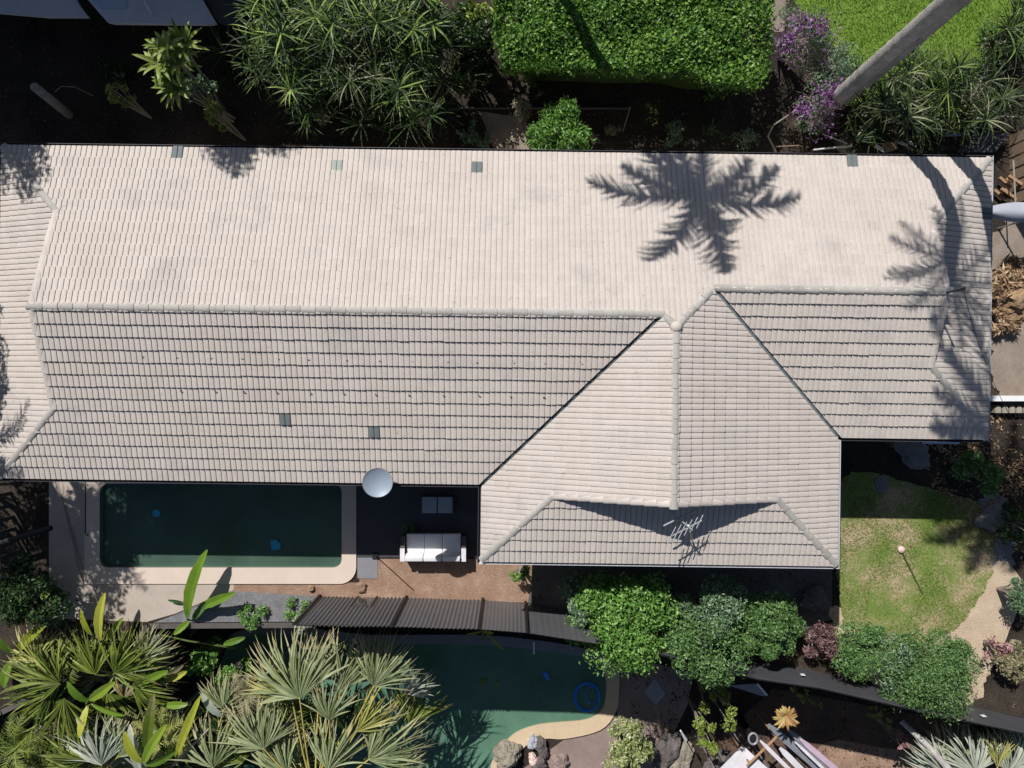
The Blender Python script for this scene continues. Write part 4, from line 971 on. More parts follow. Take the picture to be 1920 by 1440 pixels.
clump('undergrowth', 'dark undergrowth at the left edge of the lower yard', 'plant', 60, 1300, ZL, 2.4, 1.5, 'darkleaf', 2600, .16)
m = MB(); a, b = P(325, 1435, .2), P(392, 1366, .5); m.tube([a, a.lerp(b, .5)+Vector((.02, .03, .03)), b], [.05, .045, .03], 8)
tag(m.build('stick', M['twig'], None, a), 'pale grey stick leaning among the fan palms', 'stick')
clump('orange_flower_plant', 'small plant with orange leaves at lower left', 'plant', 90, 1350, ZL, 3.2, .22, 'orange', 26, .2, stem=True)

def feather(label, cx, cy, z, n, L_, mat, ll=.4):
    c = P(cx, cy, z); b = Vector((c.x, c.y, ZL)); t = thing('feather_palm', label, 'palm tree', b, 'feather palms in the lower yard')
    m = MB(); m.tube([b, c], [.07, .05], 8); m.build('trunk', M['bark'], t); st = MB(); f = MB()
    for k in range(n):
        q = frond(f, c, 2*math.pi*k/n+random.uniform(-.3, .3), L_*random.uniform(.7, 1.1), random.uniform(.3, 1.2), random.uniform(1.2, 2.2), lw=.035, nl=24, ll=ll); st.tube(q[:11], [.018-.001*i for i in range(11)], 5)
    f.build('fronds', M[mat], t); st.build('frond_stalks', M['petgreen'], t)
feather('bushy feather palm between the dark fan palm and the path', 140, 1225, .0, 9, 1.2, 'fang')
feather('feather palm with yellowish fronds in front of the silver fan palm', 300, 1370, .1, 10, 1.3, 'fany')
feather('feather palm at the bottom left corner', 30, 1400, .2, 10, 1.4, 'fang')
feather('dry feather palm clump left of the large fan palm', 470, 1300, -.2, 9, 1.0, 'drybush')
def litter(name, label, poly, z, cnt, mat, ls):
    xs = [p[0] for p in poly]; ys = [p[1] for p in poly]; C = []
    while len(C) < cnt:
        x, y = random.uniform(min(xs), max(xs)), random.uniform(min(ys), max(ys))
        if in_poly(x, y, poly) and (math.sin(x*1.9+.7*y)*math.sin(y*2.3-x*.8)+.5*math.sin(x*5.1+2)*math.sin(y*4.3) > .05 or random.random() < .15): C.append((x, y, z+.02+random.random()*.05))
    m = MB(); C = np.array(C); N = rng.normal(size=(cnt, 3))*.5; N[:, 2] = 1; m.leaves(C, N, ls, .4); tag(m.build(name, M[mat], None, (C[0][0], C[0][1], z)), label, 'leaf litter', None, 'stuff')
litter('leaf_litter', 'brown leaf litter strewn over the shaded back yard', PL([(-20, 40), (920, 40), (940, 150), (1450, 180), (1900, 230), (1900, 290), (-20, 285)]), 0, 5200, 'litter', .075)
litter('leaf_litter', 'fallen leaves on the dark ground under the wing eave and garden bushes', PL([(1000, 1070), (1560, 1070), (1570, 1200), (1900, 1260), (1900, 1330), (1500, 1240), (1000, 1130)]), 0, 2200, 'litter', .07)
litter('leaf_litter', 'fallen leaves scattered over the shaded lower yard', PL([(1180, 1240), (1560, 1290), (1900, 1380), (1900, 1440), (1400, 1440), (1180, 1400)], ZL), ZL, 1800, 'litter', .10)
litter('leaf_litter', 'stones and dry leaves scattered right of the lawn in the shade', PL([(1660, 830), (1930, 760), (1930, 1060), (1850, 1000), (1750, 915)]), 0, 2200, 'thatchleaf', .10)
# ------------------------------------------------------------------ fences
def corr_panel(t, a, b, h, z0, amp, per, mat='corr', name='panel', z1=None):
    d = b-a; L_ = d.length; d.normalize(); no = Vector((-d.y, d.x, 0)); n = max(4, int(L_/(per/6))); vs = []; lean = 0
    for i in range(n+1):
        s = i/n*L_; o_ = amp*math.sin(2*math.pi*s/per)+amp*.25*math.sin(s*3.1); p = a+d*s+no*o_
        hh = h+.012*math.sin(i*2.3)
        vs += [(p.x, p.y, z0), (p.x, p.y, z0+hh)]
    m = MB(); 
    for i in range(n): m.add([vs[2*i], vs[2*i+2], vs[2*i+3], vs[2*i+1]], [(0, 1, 2, 3)], .5)
    vv = [tuple(Vector(v)-no*.006) for v in vs]
    for i in range(n): m.add([vv[2*i], vv[2*i+2], vv[2*i+3], vv[2*i+1]], [(3, 2, 1, 0)], .5)
    m.build(name, M[mat], t)
t = thing('corrugated_fence', 'dark corrugated metal fence between terrace soil and lower pool', 'fence', P(800, 1125))
fx = [(600, 1119), (718, 1121), (762, 1121), (905, 1125), (985, 1131), (1100, 1149)]
FH = 2.8
segs = [(0, 2, .028, .13), (2, 3, .018, .13), (3, 4, .006, .12), (4, 5, .003, .2)]
for i, j, amp, per in segs: corr_panel(t, P(*fx[i]), P(*fx[j]), FH, .0, amp, per)
for k in (0, 2, 3, 4):
    p = P(*fx[k])+Vector((0, .05, 0)); m = MB(); m.box((p.x, p.y, (FH+.06)/2), (.07, .07, FH+.06)); m.build('post', M['black'], t)
for k, (i, j, _, _) in enumerate(segs):
    a, b = P(*fx[i])+Vector((0, -.05, 0)), P(*fx[j])+Vector((0, -.05, 0)); m = MB(); m.tube([a+Vector((0, 0, FH-.2)), b+Vector((0, 0, FH-.2))], .03, 6); m.build('rail', M['black'], t)
t = thing('sheet_fence', 'black sheet fence curving below the garden bushes to the right edge', 'fence', P(1500, 1254))
sx_ = [(1100, 1149), (1250, 1192), (1390, 1236), (1500, 1252), (1700, 1300), (1825, 1326), (1925, 1347)]
hs = [2.4, 1.9, 1.5, 1.5, 1.4, 1.4, 1.4]
for i in range(len(sx_)-1):
    a, b = P(*sx_[i]), P(*sx_[i+1]); m = MB(); n_ = Vector((0, .02, 0)); h0, h1 = hs[i], hs[i+1]
    m.add([tuple(a), tuple(b), (b.x, b.y, h1), (a.x, a.y, h0), (a.x, a.y-.02, 0), (b.x, b.y-.02, 0), (b.x, b.y-.02, h1), (a.x, a.y-.02, h0)], [(0, 1, 2, 3), (7, 6, 5, 4), (3, 2, 6, 7)]); m.build('panel', M['sheet'], t)
    m = MB(); m.tube([(a.x, a.y-.05, h0-.02), (b.x, b.y-.05, h1-.02)], .022, 6); m.build('top_rail', M['black'], t)
    if i > 1:
        m = MB(); m.box((b.x-.3, b.y+.16, .95), (.13, .02, .12)); m.build('bracket_plate', M['boardw'], t)
# left side fences / yard
t = thing('slat_fence', 'dark slatted fence with pale gaps left of the pool path', 'fence', P(60, 960))
for k in range(9):
    p = P(20+k*3, 925+k*22, 0); m = MB(); m.box((p.x, p.y, .6), (.05, .12, 1.2), .05); m.build('slat', M['sheet'], t)
m = MB(); a, b = P(20, 925, 0), P(44, 1101, 0); m.tube([a+Vector((0, 0, .9)), b+Vector((0, 0, .9))], .035, 6); m.build('rail', M['twig'], t)
m = MB(); a, b = P(-40, 1030, .9), P(96, 990, .9); m.tube([a, b], .09, 10); tag(m.build('dark_beam', M['black'], None, a), 'dark round beam lying across the left yard', 'beam')
m = MB(); a = P(160, 880, .06); b = P(160, 1000, .06); m.tube([a, b, P(166, 1005, .06)], .02, 6); tag(m.build('drain_pipe', M['black'], None, a), 'thin dark pipe along the pool coping left side', 'pipe')
for k in range(5):
    m = MB(); x = 113+k*6; a, b = P(x, 925+k*22, .03), P(x+22+random.uniform(-4, 6), 1000+k*24, .03); m.tube([a, a.lerp(b, .5)+Vector((random.uniform(-.06, .06), 0, .02)), b], .012, 5)
    tag(m.build('dry_twig', M['twig'], None, a), 'thin dry twig lying on the shaded path left of the pool', 'twig', 'dry twigs on the path by the pool')

# ------------------------------------------------------------------ lower pool and yard
zw = ZL+.05
PZ = lambda pts: PL(pts, zw)
wp = PZ([(430, 1205), (700, 1206), (900, 1208), (1010, 1218), (1080, 1228), (1122, 1240), (1135, 1270), (1136, 1300), (1128, 1330), (1100, 1348), (1040, 1354), (1000, 1360), (960, 1378), (925, 1420), (900, 1470), (760, 1500), (560, 1500), (430, 1460)])
co = PZ([(430, 1190), (700, 1190), (900, 1190), (1010, 1200), (1080, 1212), (1130, 1226), (1158, 1245), (1160, 1300), (1154, 1335), (1125, 1368), (1060, 1384), (1020, 1384), (985, 1398), (955, 1440), (935, 1490), (760, 1530), (540, 1530), (400, 1470)])
wp = smoothpoly(wp, 4); co = smoothpoly(co, 4)
t = thing('lower_pool', 'green free-form swimming pool in the lower yard', 'swimming pool', P(850, 1320, ZL))
o = sheet('water', [wp], zw, M['water2'], 0, None); o.parent = t; o.location = -Vector(t.location)
def ring_part(name, i0, i1, mat):
    poly = co[i0:i1+1]+wp[i0:i1+1][::-1]; m = MB(); m.prism([(x, y) for x, y in poly], ZL+.01, zw+.06); m.build(name, M[mat], t)
ring_part('coping', 0, 20, 'coping3'); ring_part('coping', 20, 34, 'coping2'); ring_part('coping', 34, 68, 'coping2')
m = MB(); m.prism(PL([(560, 1420), (800, 1357), (830, 1500), (600, 1520)], ZL), ZL+.004, ZL+.02); 
sheet('lower_paving', [PL([(1150, 1225), (1300, 1262), (1290, 1320), (1200, 1500), (1000, 1500), (940, 1470), (1060, 1385), (1158, 1340)], ZL)], ZL+.008, M['deck2'])
sheet('lower_soil', [PL([(1450, 1290), (1950, 1380), (1950, 1560), (1300, 1560), (1330, 1400)], ZL)], ZL+.012, M['soil'])
sheet('lit_dirt_patch', [smoothpoly(PL([(1540, 1395), (1640, 1400), (1730, 1425), (1760, 1520), (1500, 1520)], ZL), 3)], ZL+.016, M['redsoil'])  # paler sheet painting a sunlit patch onto the shaded lower ground
# hose ring
m = MB()
for k, (r, dx) in enumerate(((.50, 0), (.47, .02), (.53, -.01))):
    c = P(1101, 1307, zw+.05+.02*k); m.tube([c+Vector((math.cos(a)*r*.98+dx, math.sin(a)*r*1.08, 0)) for a in [2*math.pi*i/40 for i in range(41)]], .022, 6, False)
c = P(1110, 1303, zw+.12); m.tube([c+Vector((math.cos(a)*.24, math.sin(a)*.33, 0)) for a in [2*math.pi*i/30 for i in range(31)]], .02, 6, False)
tag(m.build('pool_hose', M['blue'], None, P(1101, 1307, zw)), 'coiled blue pool hose lying at the end of the lower pool', 'hose')
m = MB(); c = P(1020, 1310, zw+.02); m.tube([c+Vector((math.cos(a)*.30, math.sin(a)*.42, 0)) for a in [math.radians(d) for d in range(160, 340, 12)]], .016, 6, False)
tag(m.build('pipe_loop', M['boardg'], None, c), 'thin grey pipe loop in the shaded pool water', 'pipe')
def floaty(name, label, cat, px, py, z, mat, pts):
    m = MB(); c = P(px, py, z); m.prism([(c.x+a*.0175, c.y+b*.0175) for a, b in pts], z, z+.03); return tag(m.build(name, M[mat], None, c), label, cat)
floaty('pool_float', 'small blue float in the lower pool', 'float', 1023, 1267, zw+.01, 'blue', smoothpoly([(-7, 6), (3, 8), (6, 0), (9, -8), (3, -9), (-3, 0)]))
floaty('fallen_leaf', 'large yellow-green leaf floating on the lower pool, the left one', 'leaf', 907, 1278, zw+.01, 'yellow', [(-9, 2), (-4, 8), (9, 6), (4, -4), (-6, -8)])
floaty('fallen_leaf', 'small yellow leaf floating right of the larger leaf', 'leaf', 932, 1281, zw+.01, 'yellow', [(-6, 6), (5, 4), (6, -6), (1, -14), (2, -4)])
floaty('pool_float_disc', 'round blue disc floating in the house pool', 'float', 294, 962, -.115, 'sky', [(7.5*math.cos(a*.35), 7.5*math.sin(a*.35)) for a in range(18)])
floaty('pool_cleaner', 'square light blue pool cleaner near the pool end', 'pool cleaner', 517, 1022, -.115, 'sky', [(-10, 8), (2, 11), (5, 6), (10, 4), (9, -8), (0, -9), (-7, -10)])
# boulders
def boulder(label, px, py, z, rx, ry, rz_, mat='rock', h=.6, seed=1, name='boulder', group=None):
    bmh = bmesh.new(); bmesh.ops.create_icosphere(bmh, subdivisions=4, radius=1); random.seed(seed); ph = [random.uniform(0, 6) for _ in range(6)]; c = P(px, py, z+h*.5)
    vs = []; bmh.verts.index_update()
    for v in bmh.verts:
        p = v.co; d = 1+.16*math.sin(p.x*3+ph[0])+.14*math.sin(p.y*4+ph[1])+.12*math.sin(p.z*5+ph[2])+.07*math.sin(p.x*9+p.y*7+ph[3])+.05*math.sin(p.y*15+p.z*11+ph[4])+.035*math.sin(p.x*23-p.y*19+ph[5])
        q = Vector((p.x*rx*d, p.y*ry*d, p.z*h*.6*d)); co_, si = math.cos(rz_), math.sin(rz_); vs.append((c.x+q.x*co_-q.y*si, c.y+q.x*si+q.y*co_, z+h*.4+q.z))
    m = MB(); m.add(vs, [tuple(v.index for v in f.verts) for f in bmh.faces]); bmh.free(); c.z = z
    o = m.build(name, M[mat], None, c, smooth=False); tag(o, label, 'rock', group); return o
boulder('large sandy boulder at the sandy pool rim', 950, 1418, ZL+.05, .62, .42, .9, 'rock', .6, 3)
boulder('white stone beside the large sandy boulder', 1000, 1392, ZL+.1, .18, .24, -.3, 'tarp', .35, 5)
boulder('dark rock right of the white stone', 1014, 1400, ZL+.05, .26, .34, .4, 'rockd', .4, 8)
boulder('small pinkish stone below the white one', 1000, 1424, ZL+.1, .18, .2, .2, 'pink', .25, 12)
boulder('grey slab at the bottom edge under the dark rock', 1010, 1436, ZL+.05, .32, .25, .8, 'rockd', .35, 15)
boulder('brown stone at the bottom by the paving', 1050, 1430, ZL+.05, .3, .3, .3, 'deck2', .35, 19)
boulder('long rough rock right of the variegated shrub', 1248, 1408, ZL, .35, .95, -.45, 'rockd', .6, 22)
boulder('brown rock slab beside the long rough rock', 1280, 1425, ZL, .32, .7, -.45, 'rock', .4, 27)
boulder('grey rock in front of the white table', 1345, 1432, ZL, .5, .35, .5, 'rockd', .5, 31)
boulder('small brown stone under the pool coping corner', 584, 1103, 0, .10, .09, 0, 'thatch', .14, 35)
boulder('clump of brown earth beside the thin pole', 676, 1100, 0, .2, .14, .3, 'redsoil', .16, 36)
clump('thatch_pile', 'pile of dry brown palm thatch at the right edge', 'thatch', 1890, 530, 0, .9, .95, 'thatchleaf', 2600, .30, stem=False, aspect=.14)
boulder('rounded brown earth mound behind the thatch pile at the right edge', 1900, 560, 0, .6, .75, .2, 'thatch', .8, 41)
clump('thatch_pile', 'smaller heap of dry fronds just below the big thatch pile', 'thatch', 1885, 598, 0, .6, .5, 'thatchleaf', 700, .30, stem=False, aspect=.14)
boulder('grey rock in the shade by the lawn corner', 1715, 850, 0, .45, .6, .9, 'gravel', .3, 47)
boulder('grey rock half in shadow right of the lawn', 1862, 975, 0, .5, .45, .4, 'gravel', .35, 52)
boulder('pale round stepping stone in the lawn shadow', 1652, 908, 0, .2, .25, 0, 'gravel', .08, 55)
boulder('dark stone in the shade under the wing eave', 1525, 1125, 0, .45, .35, .2, 'rockd', .4, 57)
random.seed(5)
clump('variegated_shrub', 'yellow and green variegated shrub at the bottom beside the rocks', 'shrub', 1175, 1405, ZL, 1.9, 1.05, 'variegated', 4300, .11)
clump('small_tree', 'small tree with yellow-green leaf pads, upper crown', 'tree', 1345, 1322, ZL, 4.8, .60, 'yellow', 900, .10)
clump('small_tree', 'small tree with yellow-green leaf pads, lower crown', 'tree', 1330, 1377, ZL, 4.0, .55, 'yellow', 750, .10)
t = thing('croton_plant', 'orange-leaved croton rosette in the dark lower yard', 'plant', P(1472, 1342, ZL)); m = MB(); c = P(1472, 1342, -.6)
for k in range(34):
    a = k*2.4; m.strip(c, (math.cos(a), math.sin(a), random.uniform(.1, 1.0)), (-math.sin(a), math.cos(a), 0), random.uniform(.35, .55), .13, 1.0, 5, .2)
m.build('leaves', M['orange'], t); m = MB(); m.tube([P(1472, 1342, ZL), c], .04, 7); m.build('stem', M['twig'], t)
clump('lime_sprig', 'lime green sprig above the croton in the dark yard', 'plant', 1510, 1303, ZL, 4.4, .32, 'yellow', 70, .16, stem=False)
clump('lime_sprig', 'small lime sprig under the wide feathery bush', 'plant', 1650, 1348, ZL, 3.0, .25, 'yellow', 45, .13, stem=False)
clump('pink_leaf_plant', 'small pink-red leafed plant in the dark yard at right', 'plant', 1700, 1396, ZL, 3.2, .32, 'red', 45, .17)
clump('lower_shrub', 'dark shrub at the right edge below the fence corner', 'shrub', 1860, 1372, ZL, 2.0, .8, 'darkleaf', 1200, .13)
# boards pile
for k, (x0, y0, x1, y1, w_, mt, lb) in enumerate([
    (1440, 1358, 1560, 1462, .26, 'boardg', 'grey curved board, leftmost under the croton'),
    (1478, 1368, 1590, 1470, .22, 'boardg', 'dark grey board in the middle of the board stack'),
    (1500, 1385, 1600, 1470, .20, 'boardp', 'lilac painted board on the right side of the stack'),
    (1425, 1388, 1500, 1462, .14, 'boardw', 'narrow white board left in the stack'),
    (1462, 1402, 1530, 1470, .22, 'boardw', 'wide white board between the narrow and grey boards'),
    (1490, 1390, 1580, 1475, .10, 'boardw', 'thin white board beside the lilac one')]):
    z = -1.9+.06*k; a, b = P(x0, y0, z), P(x1, y1, z-.3); d = (b-a); s = d.cross(Vector((0, 0, 1))).normalized()*w_/2; up = Vector((0, 0, .03)); m = MB(); vs = []
    for i in range(9):
        u = i/8; p = a+d*u+Vector((0, 0, .04*math.sin(u*3))); q = s*(1 if u > .15 else .4+4*u); vs += [tuple(p-q), tuple(p+q), tuple(p+q+up), tuple(p-q+up)]
    fs = [];
    for i in range(8):
        for q in range(4): fs.append((i*4+q, i*4+(q+1) % 4, i*4+4+(q+1) % 4, i*4+4+q))
    fs += [(3, 2, 1, 0), (32, 33, 34, 35)]; m.add(vs, fs); tag(m.build('board', M[mt], None, a), lb, 'board', 'boards stacked in the lower yard')
t = thing('board_trestle', 'long wooden trestle beam crossing under the stacked boards', 'trestle', P(1400, 1440, ZL))
m = MB(); m.tube([P(1400, 1436, -1.95), P(1460, 1378, -1.95)], .045, 6); m.build('beam', M['woodo'], t)
for x, y in ((1405, 1431), (1455, 1383)):
    m = MB(); p = P(x, y, -1.95); m.tube([(p.x, p.y, ZL), p], .04, 6); m.build('leg', M['woodo'], t)
t = thing('garden_table', 'white metal garden table cut by the bottom edge', 'table', P(1400, 1450, ZL)); m = MB(); q = PL([(1393, 1398), (1450, 1450), (1400, 1500), (1345, 1447)], -2.2); m.prism(q, -2.24, -2.2); m.build('tabletop', M['boardw'], t)
for x, y in q:
    m = MB(); m.tube([(x*.985, y*.99, ZL), (x*.985, y*.99, -2.24)], .03, 6); m.build('leg', M['alu'], t)
t = thing('shovel', 'white-handled shovel leaning by the brown rocks', 'shovel', P(1300, 1410, ZL)); m = MB(); m.tube([P(1285, 1385, -1.9), P(1302, 1415, -2.9)], .018, 6); m.build('shaft', M['black'], t)
m = MB(); m.tube([P(1276, 1370, -1.6), P(1286, 1387, -1.9)], [.03, .06], 8); m.build('handle', M['white'], t)
t = thing('grey_panel', 'grey sheet panel leaning in the shaded yard', 'panel', P(1230, 1302, ZL)); m = MB(); q = [P(1208, 1298, -2.2), P(1228, 1272, -2.0), P(1247, 1302, -2.4), P(1230, 1322, -2.6)]
m.add([tuple(v) for v in q]+[tuple(v-Vector((0, 0, .03))) for v in q], [(0, 1, 2, 3), (7, 6, 5, 4), (0, 4, 5, 1), (1, 5, 6, 2), (2, 6, 7, 3), (3, 7, 4, 0)]); m.build('sheet', M['boardg'], t)
m = MB(); m.tube([P(1228, 1322, -2.6), P(1238, 1350, ZL)], .03, 6); m.build('prop', M['wood'], t)
t = thing('folded_panel', 'dark folded panel with a pale edge below the rounded bush', 'panel', P(1400, 1300, ZL)); q = [P(1365, 1285, -.9), P(1420, 1282, -.7), P(1438, 1303, -.8), P(1432, 1306, -.85)]
m = MB(); m.add([tuple(v) for v in q]+[tuple(v-Vector((0, 0, .03))) for v in q], [(3, 2, 1, 0), (4, 5, 6, 7), (0, 4, 5, 1), (1, 5, 6, 2), (2, 6, 7, 3), (3, 7, 4, 0)]); m.build('sheet', M['boardg'], t)
m = MB(); m.tube([q[1], q[2]], .035, 6); m.build('edge_strip', M['white'], t); m = MB(); m.tube([q[2], Vector((q[2].x, q[2].y, ZL))], .03, 6); m.build('post', M['black'], t)
t = thing('motor_part', 'black and chrome machine part beside the white table', 'machine part', P(1412, 1385, ZL))
m = MB(); c = P(1412, 1385, -2.2); m.tube([c+Vector((math.cos(a)*.16, math.sin(a)*.2, 0)) for a in [2*math.pi*i/20 for i in range(21)]], .04, 8, False); m.build('ring', M['alu'], t)
m = MB(); m.tube([(c.x, c.y, ZL), c], [.2, .12], 12); m.build('body', M['black'], t)
for (x, y, lb) in ((1338, 1356, 'left'), (1300, 1360, '')):
    pass
m = MB(); a, b = P(1690, 1352, -1.0), P(1790, 1455, .2); m.tube([a, a.lerp(b, .5)+Vector((.05, .04, 0)), b], [.09, .10, .12], 12); tag(m.build('leaning_log', M['bark'], None, a), 'pale leaning palm trunk at the bottom right beside the silver fan palm', 'trunk')
m = MB(); a = P(1001, 1222, ZL+.13); m.box((a.x, a.y+.15, a.z), (.07, .5, .05)); tag(m.build('white_bar', M['white'], None, a), 'short white bar on the grey pool coping', 'bar')
paddle('drooping yellow leaves over the grey coping of the lower pool', P(905, 1200, ZL), [(905, 1183, -.4, 875, 1192, -.5, .09, 'paddley'), (905, 1183, -.4, 925, 1190, -.5, .13, 'paddley'), (915, 1190, -.6, 942, 1222, -1.0, .11, 'paddley')], name='drooping_plant', group=None)
# dark green rod in place of a shadow line on the lawn, plus knob
a, b = P(1692, 1036, .08), P(1730, 1114, .03); t = thing('lawn_shadow_rod', 'thin dark green rod made for a shadow line on the lawn, with a pale pink knob', 'pole', a)
m = MB(); m.tube([a, b], .022, 7); m.build('shaft', M['pole'], t); m = MB(); m.tube([a+Vector((-.03, .1, -.06)), a+Vector((-.03, .1, .02)), a+Vector((-.03, .1, .06))], [.11, .11, .05], 12); m.build('knob', M['pink'], t)

# ------------------------------------------------------------------ back yard things
post = P(130, 215, 0); pt = P(65, 163, 2.1)
t = thing('stump_post', 'cut grey palm stump standing in the dark back yard', 'tree stump', post); m = MB(); m.tube([post, post.lerp(pt, .5), pt], [.15, .14, .135], 14); m.build('trunk', M['bark'], t, smooth=True)
m = MB(); m.tube([pt, pt+Vector((0, 0, .012))], .12, 14); m.build('cut_face', M['twig'], t)
m = MB(); pts = [P(103, 172, .6), P(115, 162, .9), P(140, 163, 1.0), P(175, 180, .5)]; m.tube(pts, .012, 6); tag(m.build('bent_branch', M['twig'], None, pts[0]), 'thin bent branch arching beside the palm stump', 'branch')
nb = thing('neighbour_building', 'neighbour building with pale grey veranda roofs in the top left corner', 'building', (-13.8, 14, 0))
m = MB(); m.box((-17.6, 16.0, 4.25), (10.6, 6.0, 8.5)); m.build('wall', M['nbwall'], nb)
m = MB(); m.box((-17.6, 16.1, 8.57), (10.9, 6.3, .14)); m.build('roof', M['nbroof'], nb)
m = MB(); m.box((-8.3, 16.2, 3.2), (5.6, 6.0, 6.4)); m.build('side_wall', M['nbwall'], nb); m = MB(); m.box((-8.3, 16.3, 6.47), (5.9, 6.3, .14)); m.build('side_roof', M['nbroof'], nb)
m = MB(); m.prism(PL([(140, -60), (165, 0), (200, 40), (212, 43), (395, 45), (405, 43), (380, 0), (350, -60)], 2.3), 2.18, 2.3); v1 = m.build('veranda_roof', M['nbroof'], nb)
m = MB(); m.prism(PL([(172, -50), (176, 3), (190, 17), (238, 16), (236, -50)], 2.3), 2.31, 2.34); m.build('roof_pane', M['bluepane'], v1)
m = MB(); m.tube([P(262, -30, 2.4), P(272, 5, 2.45), P(284, 26, 2.4)], .03, 6); m.build('pipe', M['white'], v1)
m = MB(); m.prism(PL([(-60, -60), (110, -60), (150, 12), (165, 31), (90, 31), (-60, 18)], 2.1), 1.98, 2.1); m.build('veranda_roof', M['nbroof'], nb)
m = MB(); m.prism(PL([(352, -60), (385, 0), (408, 40), (425, 46), (452, 45), (455, -60)], 1.9), 1.78, 1.9); m.build('lean_to_roof', M['nbdark'], nb)
for x, y in ((205, 30), (390, 30), (10, 10)):
    p = P(x, y, 0); m = MB(); m.box((p.x*.98, p.y*1.08, 1.0), (.12, .12, 1.95)); m.build('veranda_post', M['nbwall'], nb)
# low retaining kerb across the back yard
m = MB(); a, b = P(860, 207, 0), P(1180, 202, 0); m.box(((a.x+b.x)/2, (a.y+b.y)/2, .06), ((b.x-a.x), .03, .12)); tag(m.build('garden_kerb', M['retain'], None, a), 'thin pale garden kerb crossing the shaded back yard', 'kerb')
m = MB(); a, b = P(1182, 200, .5), P(1168, 246, .2); m.tube([a, b], .014, 6); tag(m.build('stake', M['twig'], None, b), 'pale stake leaning in the back yard weeds', 'stake')
# pipe frame by the eave
t = thing('metal_frame', 'white pipe frame lying near the back eave under the bougainvillea', 'frame', P(1520, 275, .6))
m = MB(); m.tube([P(1455, 275, .7), P(1500, 273, .7), P(1505, 276, .7)], .022, 6); m.build('left_bar', M['wood'], t); m = MB(); m.tube([P(1525, 281, .8), P(1598, 273, .8)], .03, 6); m.build('bottom_bar', M['boardw'], t); m = MB(); m.tube([P(1542, 251, .9), P(1590, 270, .8)], .015, 6); m.build('diagonal_bar', M['boardw'], t)
m = MB(); pts = [P(1455, 285, .5), P(1440, 255, .9), P(1450, 235, 1.1), P(1490, 208, 1.4)]; m.tube(pts, [.03, .03, .025, .02], 6); tag(m.build('bare_branch', M['twig'], None, pts[0]), 'bare pale branch curving down from the bougainvillea', 'branch')
# debris
for k, (x, y, rz, sx2, sy2, mt, lb) in enumerate([(1668, 275, .3, .45, .30, 'woodo', 'orange-brown broken panel in the debris behind the eave'), (1650, 278, 1.0, .1, .35, 'white', 'white stick in the debris behind the eave'), (1708, 268, .9, .06, .42, 'white', 'slim white strip right of the orange panel'),
        (1715, 281, -.3, .5, .05, 'wood', 'thin wooden batten right of the orange panel'), (1795, 251, .03, .75, .14, 'bluepane', 'pale blue board beside the ribbed sheets'), (1690, 268, 1.2, .08, .4, 'boardw', 'pale splintered board behind the orange panel')]):
    m = MB(); p = P(x, y, .25); m.box(p, (sx2, sy2, .04), rz); tag(m.build('debris_board', M[mt], None, p), lb, 'board', 'loose boards behind the house')
t = thing('ribbed_sheet', 'stack of dark ribbed roofing sheets behind the roof corner', 'sheet stack', P(1838, 268, .4))
for k in range(5):
    m = MB(); m.tube([P(1805+k*15, 284, .4), P(1835+k*13, 252, .6)], .028, 6); m.build('rib', M['corr'], t)
m = MB(); m.prism(PL([(1795, 285), (1868, 285), (1895, 250), (1828, 250)], .4), .35, .38); m.build('sheet', M['sheet'], t)
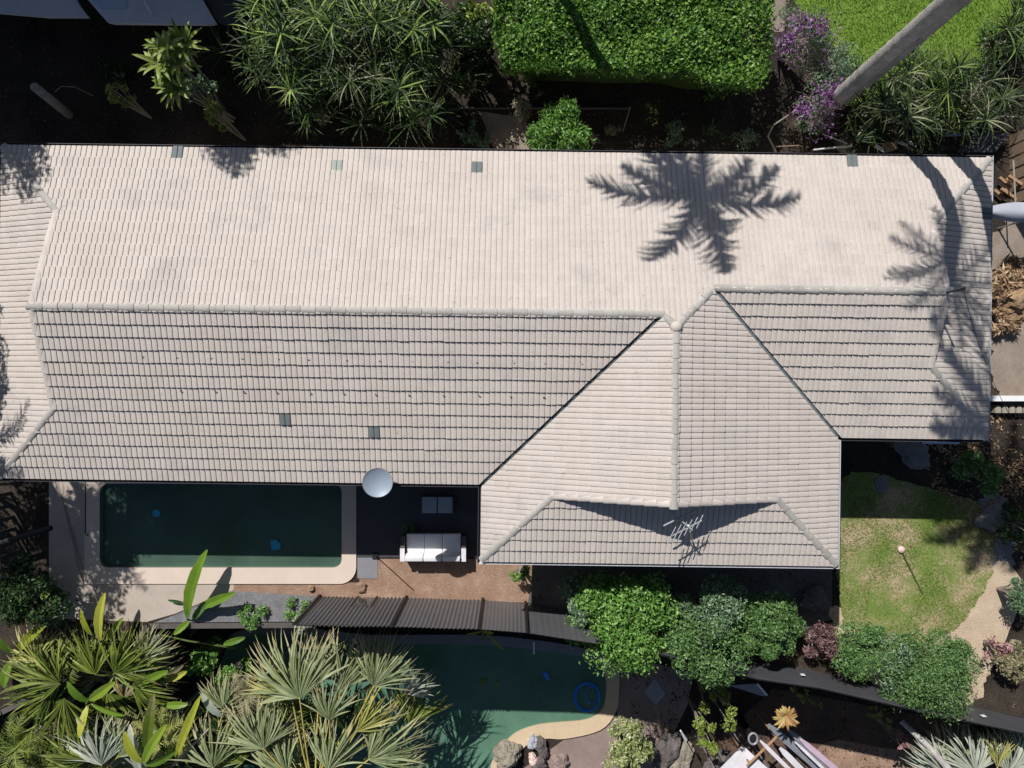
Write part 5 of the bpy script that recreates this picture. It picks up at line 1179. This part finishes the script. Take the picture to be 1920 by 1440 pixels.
# right side
t = thing('timber_fence', 'brown timber fence along the right edge beside the house corner', 'fence', P(1905, 330))
for k in range(7):
    p = P(1893+k*.6, 265+k*22, 0); m = MB(); m.box((p.x, p.y, .55), (.05, .33, 1.1), .02); m.build('board', M['wood'], t)
m = MB(); m.tube([P(1900, 300, 1.1), P(1905, 400, 1.1)], .025, 6); m.build('rail', M['twig'], t)
m = MB(); p = P(1873, 350, 0)
for k in range(6): m.box((p.x+random.uniform(-.15, .25), p.y+random.uniform(-.4, .4), .2+.07*k), (.5, .09, .07), random.uniform(-.9, -.2))
tag(m.build('timber_pile', M['woodo'], None, p), 'small pile of orange timber offcuts by the house corner', 'timber')
# white tarp canopy
t = thing('white_canopy', 'white fabric canopy poking out beside the east eave', 'canopy', P(1900, 400, 0)); m = MB(); vs = []
for i in range(13):
    for j in range(7):
        u, v = i/12, j/6; x = 1845+u*130; yc = 397+2*u; hw = 19*math.sin(math.pi*min(1, (1-u)*.75+.16))**.8; y = yc+(v*2-1)*hw*(1.0); vs.append(tuple(P(x, y, 2.1+.22*math.sin(v*math.pi)+.05*math.sin(u*9))))
m.add(vs, [(i*7+j, (i+1)*7+j, (i+1)*7+j+1, i*7+j+1) for i in range(12) for j in range(6)]); m.build('fabric', M['tarp'], t, smooth=True)
for x, y in ((1862, 398), (1960, 400)):
    m = MB(); p = P(x, y, 2.1); m.tube([(p.x, p.y, 0), p], .03, 8); m.build('pole', M['alu'], t)
t = thing('low_wall', 'white-topped low wall at the right edge beside the east eave', 'wall', P(1890, 746)); a, b = P(1856, 747, .5), P(1990, 748, .5)
m = MB(); m.box(((a.x+b.x)/2, a.y, .25), (b.x-a.x, .14, .5)); m.build('wall_body', M['nbwall'], t); m = MB(); m.box(((a.x+b.x)/2, a.y, .52), (b.x-a.x+.02, .18, .04)); m.build('capping', M['white'], t)
t = thing('picket_edging', 'row of pale pickets with saw-tooth tips below the low wall', 'fence', P(1890, 765))
for k in range(7):
    p = P(1860+k*13, 768, 0); m = MB(); m.prism([(p.x-.09, p.y-.1), (p.x+.09, p.y-.1), (p.x+.09, p.y+.08), (p.x, p.y+.16), (p.x-.09, p.y+.02)], 0, .3); m.build('picket', M['twig'], t)
m = MB(); a, b = P(1752, 829, .9), P(1850, 833, .9); m.box(((a.x+b.x)/2-.6, a.y, .85), (1.2, .12, .04)); tag(m.build('blue_plank', M['bluepane'], None, a), 'blue-grey plank half under the eave by the shaded garden', 'plank')
for o in bpy.data.objects:
    if '_o' in o: del o['_o']
print('objects', len(bpy.data.objects), 'polys', sum(len(o.data.polygons) for o in bpy.data.objects if o.type == 'MESH'))
